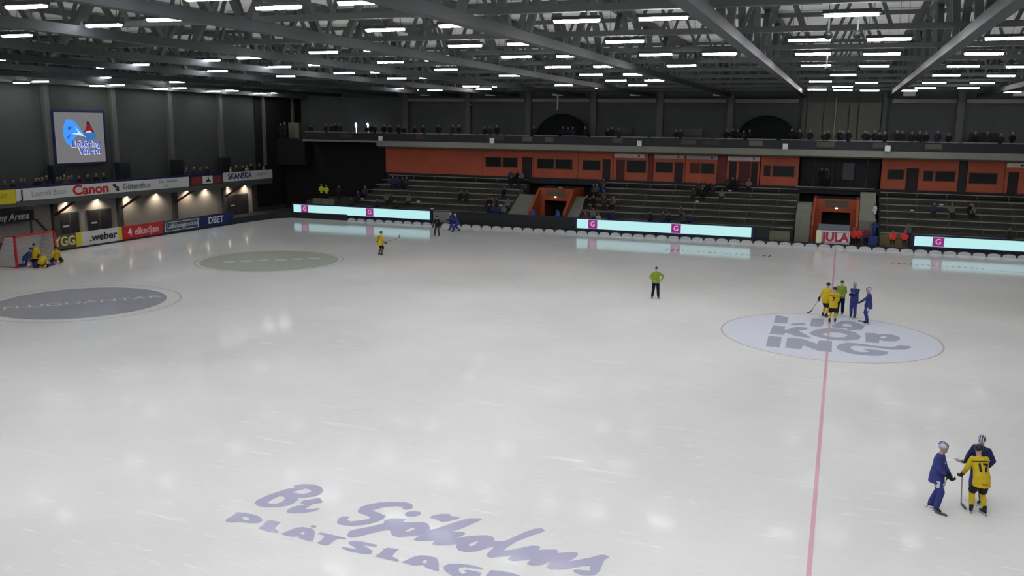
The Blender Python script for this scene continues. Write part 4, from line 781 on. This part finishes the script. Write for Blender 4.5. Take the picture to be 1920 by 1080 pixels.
def person(name, label, x, y, face, kit, lean=.1, hipz=1.0, feet=((-.13, .02), (.13, -.02)), wr=None, wl=None, poleR=(.5, -.7, -.6), poleL=(-.5, -.7, -.6),
           kneepole=((0, 1, 0), (0, 1, 0)), ankz=(.15, .15), headyaw=0.0, headpitch=.15, pelv=0.0, twist=0.0, toes=(.15, -.15), fine=False, number=None, roll=(0, 0, 0), z=0, skates=True, scale=1.0, group=None):
    """a standing or kneeling figure. local +y is forward, +x is the person's right... wr/wl are the wrist points"""
    R = thing(name, label, 'person', (x, y, z), face-math.pi/2, group)
    R.rotation_euler = (roll[0], roll[1], face-math.pi/2+roll[2]); R.scale = (scale,)*3
    P = V((0, pelv, hipz)); td = V((0, math.sin(lean), math.cos(lean)))
    ct, st = math.cos(twist), math.sin(twist)
    sx = V((ct, st, 0)); fw = sx.cross(td)*-1; fw = td.cross(sx)
    hips = {1: P+V((.1, 0, -.02)), -1: P+V((-.1, 0, -.02))}
    ank = {-1: V((feet[0][0], feet[0][1], ankz[0])), 1: V((feet[1][0], feet[1][1], ankz[1]))}
    kn = {}
    for s, kp in ((-1, kneepole[0]), (1, kneepole[1])): kn[s], ank[s] = ik(hips[s], ank[s], .43, .425, kp)
    C = P+td*.34; S = P+td*.52
    sh = {s: S+sx*s*.185 for s in (-1, 1)}
    wr = V(wr) if wr else V((.27, .08, S.z-.56)); wl = V(wl) if wl else V((-.27, .08, S.z-.56))
    el = {}; wv = {}
    el[1], wv[1] = ik(sh[1], wr, .30, .27, poleR); el[-1], wv[-1] = ik(sh[-1], wl, .30, .27, poleL)
    nk = S+td*.06+fw*.01; H = nk+V((0, .03, 0))+td*.0+V((0, 0, .155))
    hr = Matrix.Rotation(headyaw, 3, 'Z') @ Matrix.Rotation(-headpitch, 3, 'X')
    vx = .013 if fine else .022
    # body
    bm = new_bm()
    loft(bm, [(P+td*-.06, .13, .1, V((1, 0, 0)), V((0, 1, 0))), (P+td*.12, .135, .095, sx, fw), (P+td*.34, .165, .11, sx, fw), (P+td*.49, .125, .075, sx, fw), (P+td*.55, .07, .06, sx, fw)])
    for s in (-1, 1):
        cap(bm, hips[s], kn[s], .085, .058); cap(bm, kn[s], ank[s], .056, .04)
        cap(bm, sh[s]-td*.035-sx*s*.02, el[s], .046, .04); cap(bm, el[s], wv[s], .042, .03)
    cap(bm, S, H, .058, .052)
    def hp(v): return H+hr @ V(v)
    ell(bm, H+V((0, 0, .03)), (.077, .096, .105), hr); ell(bm, hp((0, .035, -.05)), (.056, .062, .068), hr); ell(bm, hp((0, .07, -.095)), (.028, .025, .022), hr)
    ell(bm, hp((0, .1, -.012)), (.014, .022, .026), hr, 8, 6); 
    for s in (-1, 1): ell(bm, hp((s*.078, -.005, -.005)), (.014, .022, .032), hr, 8, 6)
    obj_b = link('body', fuse(bm, 'body', vx, 2, [M_skin]), R)
    if fine:
        for s in (-1, 1):
            bm = new_bm(); ell(bm, hp((s*.03, .083, .015)), (.011, .008, .007), hr, 8, 6); obj('eye', bm, M_eyew, R, True)
            bm = new_bm(); ell(bm, hp((s*.03, .086, .034)), (.018, .008, .004), hr, 8, 6); obj('eyebrow', bm, M_hair, R, True)
        bm = new_bm(); ell(bm, hp((0, .09, -.058)), (.024, .01, .007), hr, 8, 6); obj('mouth', bm, M_lip, R, True)
    # headwear
    def headcap(r, zc, zcut, m, nm, grow=0):
        bm = new_bm(); ell(bm, (0, 0, 0), r, seg=20, rings=14)
        for v in bm.verts:
            if v.co.z < zcut: v.co.z = zcut+(v.co.z-zcut)*.12
            if v.co.z < zcut+.02 and v.co.y < 0 and grow: v.co.z -= grow
            if abs(v.co.x) > r[0]*.8 and v.co.z < zcut+.02 and grow: v.co.z -= .02
        bmesh.ops.transform(bm, matrix=Matrix.Translation(H+hr @ V((0, -.008, zc))) @ hr.to_4x4(), verts=bm.verts)
        return obj(nm, bm, m, R, True)
    k = kit
    if k.get('helmet'):
        headcap((.098, .12, .112), .045, .0, k['helmet'], 'helmet', .05)
        if k.get('stripe'):
            for s in (-1, 0, 1):
                bm = new_bm(); pts = []
                for i in range(9):
                    a = -.35+i*(math.pi+.1)/8
                    pts.append(H+hr @ V((s*.052, -.008+math.cos(a)*.121, .045+math.sin(a)*(.112 if s == 0 else .096)+.004)))
                tube(bm, pts, .013, 6, flat=.6); obj('helmet_stripe', bm, k['stripe'], R, True)
        if k.get('cage'):
            bm = new_bm()
            for i in range(-3, 4): tube(bm, [hp((i*.022, .105-abs(i)*.006, .04)), hp((i*.024, .125-abs(i)*.01, -.03)), hp((i*.018, .1-abs(i)*.006, -.11))], .0035, 5)
            for zz, ww in ((.02, .08), (-.04, .082), (-.09, .06)): tube(bm, [hp((-ww, .06, zz)), hp((0, .125, zz)), hp((ww, .06, zz))], .0035, 5)
            obj('face_cage', bm, M_blade, R, True)
    elif k.get('hat'): headcap((.086, .105, .1), .04, .01, k['hat'], 'hat')
    else: headcap((.084, .104, .112), .036, .0, M_hair, 'hair', .04)
    # jersey
    bm = new_bm(); hem = k.get('hem', -.1)
    loft(bm, [(P*1.0+V((0, 0, hem)), .222, .2, V((1, 0, 0)), V((0, 1, 0))), (P+td*.04, .21, .18, sx, fw), (P+td*.25, .195, .145, sx, fw), (P+td*.42, .215, .14, sx, fw), (P+td*.53, .17, .1, sx, fw), (P+td*.575, .075, .07, sx, fw)])
    for s in (-1, 1):
        cap(bm, sh[s]+td*-.025-sx*s*.012, el[s], .08, .068); cap(bm, el[s], wv[s]*.9+el[s]*.1, .068, .052)
    je = link('jersey', fuse(bm, 'jersey', vx, 3, [k['top'], k.get('trim', k['top'])]), R)
    if k.get('trim'):
        for p in je.data.polygons:
            c = p.center
            if abs(c.x) > .17 and (c-S).dot(td) > -.06 or ((c-nk).length < .11): p.material_index = 1
    bvh = BVHTree.FromPolygons([v.co for v in je.data.vertices], [p.vertices[:] for p in je.data.polygons])
    def drape(me, o, right, up, n, m, nm):
        bmt = bmesh.new(); bmt.from_mesh(me)
        bmesh.ops.triangulate(bmt, faces=bmt.faces[:])
        bmesh.ops.subdivide_edges(bmt, edges=bmt.edges[:], cuts=1)
        for v in bmt.verts:
            p0 = o+right*v.co.x+up*v.co.y+n*.4
            hit = bvh.ray_cast(p0, -n)
            v.co = (hit[0] if hit[0] else p0-n*.26)+n*.007
        me2 = bpy.data.meshes.new(nm); bmt.to_mesh(me2); bmt.free(); me2.materials.append(m); link(nm, me2, R)
    if number:
        drape(text_mesh(number, .3, bold=.012), P+td*.25, sx, td, -fw, k.get('num', KBLK), 'back_number')
        drape(text_mesh('————', .1, bold=.01), P+td*.43, sx, td, -fw, k.get('num', KBLK), 'name_strip')
    if k.get('chest'):
        drape(text_mesh(k['chest'], .12, bold=.01), P+td*.36, -sx, td, fw, k.get('chestm', KWHT), 'chest_lettering')
    # legs
    if k['leg'] == 'long':
        bm = new_bm(); loft(bm, [(P+td*-.12, .15, .125, V((1, 0, 0)), V((0, 1, 0))), (P+td*.02, .165, .13, V((1, 0, 0)), V((0, 1, 0))), (P+td*.1, .15, .12, sx, fw)])
        for s in (-1, 1): cap(bm, hips[s], kn[s], .118, .092); cap(bm, kn[s], ank[s]+(kn[s]-ank[s])*.06, .09, .078)
        pt = link('trousers', fuse(bm, 'trousers', vx, 3, [k['bot'], k.get('patch', k['bot'])]), R)
        if k.get('patch'):
            for s in (-1, 1):
                mid = hips[s]*.55+kn[s]*.45
                for p in pt.data.polygons:
                    c = p.center-mid
                    if abs(c.z) < .09 and p.center.x*s > .12 and abs(c.y) < .05: p.material_index = 1
    else:
        bm = new_bm(); loft(bm, [(P+td*-.12, .16, .135, V((1, 0, 0)), V((0, 1, 0))), (P+td*.02, .17, .135, V((1, 0, 0)), V((0, 1, 0))), (P+td*.1, .15, .12, sx, fw)])
        for s in (-1, 1): cap(bm, hips[s]-V((s*.012, 0, .05)), kn[s]+(hips[s]-kn[s])*.12, .118, .108)
        link('shorts', fuse(bm, 'shorts', vx, 3, [k['bot']]), R)
        for s in (-1, 1):
            bm = new_bm(); cap(bm, kn[s], ank[s]+(kn[s]-ank[s])*.1, .082, .056); ell(bm, kn[s]+(ank[s]-kn[s])*.45+V((0, -.015, 0)), (.07, .078, .13))
            link('sock', fuse(bm, 'sock', vx, 2, [k['sock']]), R)
    # hands
    for s in (-1, 1):
        d = (wv[s]-el[s]).normalized(); B3 = basis(-d, (0, 0, 1) if abs(d.z) < .8 else (0, 1, 0))
        zc = -d; yc = V((0, 1, .2)); yc = (yc-zc*yc.dot(zc)).normalized(); xc = yc.cross(zc)
        M = Matrix((xc, yc, zc)).transposed().to_4x4(); M.translation = wv[s]
        g = ME_HAND.copy() if s < 0 else ME_HAND_L.copy()
        g.transform(Matrix.Diagonal((1.25, 1.35, 1.1, 1)) if k.get('glove') else Matrix()); g.transform(M); g.materials.append(k.get('glove') or M_skin)
        link('glove' if k.get('glove') else 'hand', g, R)
        if k.get('glove'):
            bm = new_bm(); tube(bm, [wv[s]-d*.09, wv[s]+d*.01], [.062, .05], 10); obj('glove_cuff', bm, k['glove'], R, True)
    # skates
    for i, s in enumerate((-1, 1)):
        tz = ank[s]-V((0, 0, .06)); a = toes[i]
        flat = abs((kn[s]-ank[s]).normalized().z) > .45
        if flat: f = V((math.sin(a), math.cos(a), 0)); dn = V((0, 0, -1))
        else: dn = (ank[s]-kn[s]).normalized(); f = V((0, 0, -1)) if kn[s].z < .3 and ank[s].y < kn[s].y else V((0, 1, 0)); f = (f-dn*f.dot(dn)).normalized(); f = f*.6+dn*.0 if False else f
        A = ank[s]; sd = f.cross(dn)
        bm = new_bm(); cap(bm, A-dn*.06, A+dn*.03, .058, .05, 10)
        q0 = A+dn*.05-f*.03; q1 = A+dn*.06+f*.15
        cap(bm, q0, q1, .046, .036, 10); cap(bm, A+dn*.02, A+dn*.05+f*.08, .052, .042, 10)
        b = link('skate', fuse(bm, 'skate', .012, 2, [k.get('boot', M_bootb)]), R)
        bm = new_bm()
        if skates:
            bar(bm, A+dn*.142-f*.13, A+dn*.142+f*.24, .008, .02)
            for o_ in (-.07, .12): bar(bm, A+dn*.085+f*o_, A+dn*.14+f*o_, .02, .03)
            obj('blade', bm, M_blade, b)
    R['_wr'] = [wv[1].x, wv[1].y, wv[1].z]; R['_wl'] = [wv[-1].x, wv[-1].y, wv[-1].z]
    bpy.context.view_layer.update()
    W = {1: R.matrix_world @ wv[1], -1: R.matrix_world @ wv[-1]}
    del R['_wr']; del R['_wl']
    return R, W
def stick(label, hand, tip, blade_dir, over=.12, wood=(150, 150, 150)):
    """bandy stick through the hand down to its blade on the ice"""
    hand, tip = V(hand), V(tip); d = (tip-hand).normalized(); bd = V(blade_dir).normalized()
    t = thing('bandy_stick', label, 'bandy stick', tuple(tip))
    bm = new_bm(); tube(bm, [hand-d*over-tip, V((0, 0, 0))], [.016, .015], 8, flat=.8); obj('shaft', bm, mat('stick_%d' % wood[0], wood, .5, .3), t, True)
    bm = new_bm(); tube(bm, [V((q.x, q.y, max(q.z, .028-tip.z))) for q in (V((0, 0, 0)), d*.06+bd*.05, d*.09+bd*.14, d*.08+bd*.24, bd*.33+d*.04)], [.015, .024, .028, .028, .02], 8, flat=1.5); obj('blade', bm, mat('stick_blade', (96, 92, 92), .6, .3), t, True)
    bm = new_bm(); tube(bm, [hand-d*over-tip, hand+d*.1-tip], .019, 8, flat=.8); obj('grip', bm, KBLK, t, True)
    return t
KB = dict(top=BLUE, trim=None, bot=BLUE, leg='long', helmet=HELW, stripe=HELB, glove=GLV, hem=-.2, patch=KWHT, cage=True, chest='—')
KBd = dict(top=BLUED, bot=BLUE, leg='long', helmet=HELB, stripe=HELW, glove=GLV, hem=-.2, patch=KWHT, cage=True, chest='—')
KY = dict(top=YEL, bot=KBLK, leg='short', sock=YEL, helmet=HELD, glove=GLV, hem=-.19)
KR = dict(top=LIME, bot=NAVY, leg='long', hat=HELD, hem=-.08)
PI = math.pi
# near group
A, W = person('blue_player', 'bandy player in blue standing just left of the yellow number 17 player, facing him', 2.98, -19.75, -.28, KB, lean=.06, hipz=.99,
    feet=((-.1, -.1), (.1, .08)), wr=(.12, .27, 1.04), wl=(-.06, .28, 1.02), headyaw=.1, headpitch=.2, toes=(-.1, .7), fine=True)
stick('bandy stick held by the blue player standing apart', W[1], (3.0, -19.9, .03), (.85, -.5, 0), .1)
B_, W = person('blue_player', 'bandy player in dark blue and pale helmet behind the number 17 player', 4.1, -18.75, -2.1, KBd, lean=.06, hipz=1.0, wr=(.22, .36, 1.18), wl=(-.3, .28, 1.15), headyaw=.15, headpitch=.3, fine=True, feet=((-.16, .06), (.14, -.04)))
bm = new_bm(); tube(bm, [(0, 0, 0), (0, 0, .17), (0, 0, .2), (0, 0, .23)], [.04, .04, .02, .018], 12)
o = obj('drink_bottle', bm, mat('bottle_pale', (205, 196, 190), .4, .4), None, True); o.location = W[1]+V((-.1, -.08, -.02)); o.rotation_euler = (0, -1.2, .4); tag(o, 'pale drinking bottle held out by the dark blue player', 'bottle')
C_, W = person('yellow_player', 'bandy player in yellow jersey number 17 with back turned, leaning on the stick', 4.0, -19.5, 1.9, KY, lean=.5, hipz=.975, pelv=-.12, wr=(.12, .38, .98), wl=(-.3, .3, .93), headyaw=.2, headpitch=.35, fine=True, number='17', feet=((-.14, -.02), (.14, -.14)), toes=(.5, -.2))
stick('bandy stick leaning under the hands of the yellow player number 17', W[-1], (3.7, -19.1, .03), (.2, -.9, 0), .08)
# centre group
D_, W = person('yellow_player', 'bandy player in yellow seen from the side in the centre circle group, trailing a stick', -.22, 4.3, .9, KY, lean=.12, hipz=.98, wl=(-.36, -.12, .92), wr=(.2, .3, 1.1), poleL=(-.5, -.6, 0))
stick('bandy stick trailing from the yellow player seen from the side', W[-1], (-.85, 3.75, .45), (-.5, -.6, -.2), .5)
E_, W = person('yellow_player', 'bandy player in yellow with number 7 on his back in the centre circle group', .17, 3.0, 1.5, KY, lean=.1, hipz=.99, wr=(.12, .3, 1.1), wl=(-.12, .3, 1.1), number='7', headpitch=.3, feet=((-.13, -.06), (.13, .08)))
F_, W = person('referee', 'referee in lime green jersey and black trousers behind the two yellow players', .52, 5.35, -1.55, KR, lean=.03, hipz=1.0, wr=(.1, .2, 1.1), wl=(-.1, .2, 1.1), headpitch=.15)
G_, W = person('blue_player', 'bandy player in blue with folded arms between the referee and the other blue player', 1.18, 4.85, -1.9, KB, lean=.04, hipz=1.0, wr=(-.1, .24, 1.28), wl=(.1, .22, 1.24), feet=((-.1, .02), (.1, .02)), scale=1.0)
H_, W = person('blue_player', 'bandy player in blue rightmost of the centre circle group with one hand held out', 1.85, 3.62, 3.3, KB, lean=.03, hipz=.99, wl=(-.2, .46, 1.12), wr=(.3, .02, .98), headyaw=.1, headpitch=.1)
stick('bandy stick held upright by the blue player with one hand held out', W[1], (1.75, 3.95, .03), (-.9, .1, 0), .1)
# lone referee
person('referee', 'referee in lime jersey standing alone in the middle of the ice', -9.48, 5.75, -1.3, KR, lean=.03, hipz=.99, wr=(.14, .2, 1.12), wl=(-.3, .06, 1.1), poleR=(.9, -.3, 0), poleL=(-.9, -.3, 0), feet=((-.17, 0), (.17, .02)), toes=(-.3, .3))
# lone yellow player
_, W = person('yellow_player', 'bandy player in yellow skating alone near the pale green disc', -31.9, 13.95, 1.2, dict(KY, sock=mat('sock_dark', (92, 84, 50))), lean=.12, hipz=.95, wr=(.42, .15, 1.0), wl=(-.3, .0, 1.0), number='5', feet=((-.14, 0), (.14, 0)))
stick('bandy stick pointing up and away from the lone yellow player', W[1], V(W[1])+V((.95, .2, .35)), (.3, 0, .9), .15, (90, 90, 90))
# goalkeeper and two blue players by the far boards
KG = dict(top=KBLK, trim=None, bot=mat('goalie_pants', (70, 70, 66), .7), leg='long', helmet=HELD, glove=GLV, hem=-.1, chest='—', chestm=PGREY)
person('goalkeeper', 'goalkeeper in black skating at the far side beside the left screen', -33.05, 26.3, -1.4, KG, lean=.2, hipz=.93, pelv=-.08, feet=((-.24, .1), (.22, -.05)), wr=(.34, .12, .85), wl=(-.32, .1, .9))
person('blue_player', 'bandy player in blue skating by the far boards, nearer the goalkeeper', -33.4, 30.3, 3.0, dict(KB, patch=None), lean=.4, hipz=.88, pelv=-.1, feet=((-.12, -.35), (.12, .35)), ankz=(.2, .15), wr=(.2, .4, .95), wl=(-.2, .35, 1.0))
person('blue_player', 'bandy player in blue skating by the far boards, farther from the goalkeeper', -32.6, 29.5, 3.3, dict(KB, patch=None), lean=.35, hipz=.9, pelv=-.1, feet=((-.12, .3), (.12, -.25)), ankz=(.15, .22), wr=(.25, .3, .95), wl=(-.2, .3, 1.0))
# goal mouth group
person('blue_player', 'bandy player in blue kneeling inside the goal mouth beside the post', -50.5, -.75, .5, dict(KB, helmet=HELB), lean=.75, hipz=.6, pelv=-.05, feet=((-.14, -.5), (.14, -.45)), ankz=(.1, .1), kneepole=((0, 1, -.6), (0, 1, -.6)), wr=(.2, .4, .45), wl=(-.2, .4, .45), headpitch=.5)
person('yellow_player', 'bandy player in yellow kneeling upright in front of the goal', -50.15, -.3, -.9, dict(KY), lean=.15, hipz=.72, pelv=0, feet=((-.15, -.35), (.15, -.3)), ankz=(.1, .1), kneepole=((0, 1, -.3), (0, 1, -.3)), wr=(.3, .3, .7), wl=(-.25, .2, .75), headpitch=.3)
person('yellow_player', 'goalkeeper in yellow crouched on the ice at the right side of the goal', -49.9, 1.15, -.7, dict(KY, helmet=HELD, bot=KBLK), lean=.6, hipz=.48, pelv=-.05, feet=((-.25, -.3), (.25, -.3)), ankz=(.1, .1), kneepole=((-.4, 1, 0), (.4, 1, 0)), wr=(.3, .5, .3), wl=(-.3, .5, .3), headpitch=.4)
person('blue_player', 'bandy player in blue lying on the ice in front of the goal', -49.3, .6, .0, dict(KB, helmet=HELW), lean=.1, hipz=.95, feet=((-.2, .3), (.2, .05)), wr=(.35, .3, 1.3), wl=(-.3, .3, 1.5), roll=(-PI/2*.96, 0, PI/2+2.7), z=.16)
person('yellow_player', 'bandy player in yellow sprawled on the ice nearest the camera side of the goal', -48.95, -1.0, .0, dict(KY, helmet=YEL), lean=.3, hipz=.5, pelv=-.1, feet=((-.2, .35), (.2, .3)), ankz=(.15, .15), wr=(.3, .5, .4), wl=(-.3, .5, .4), roll=(-.9, 0, 2.2), z=.1)
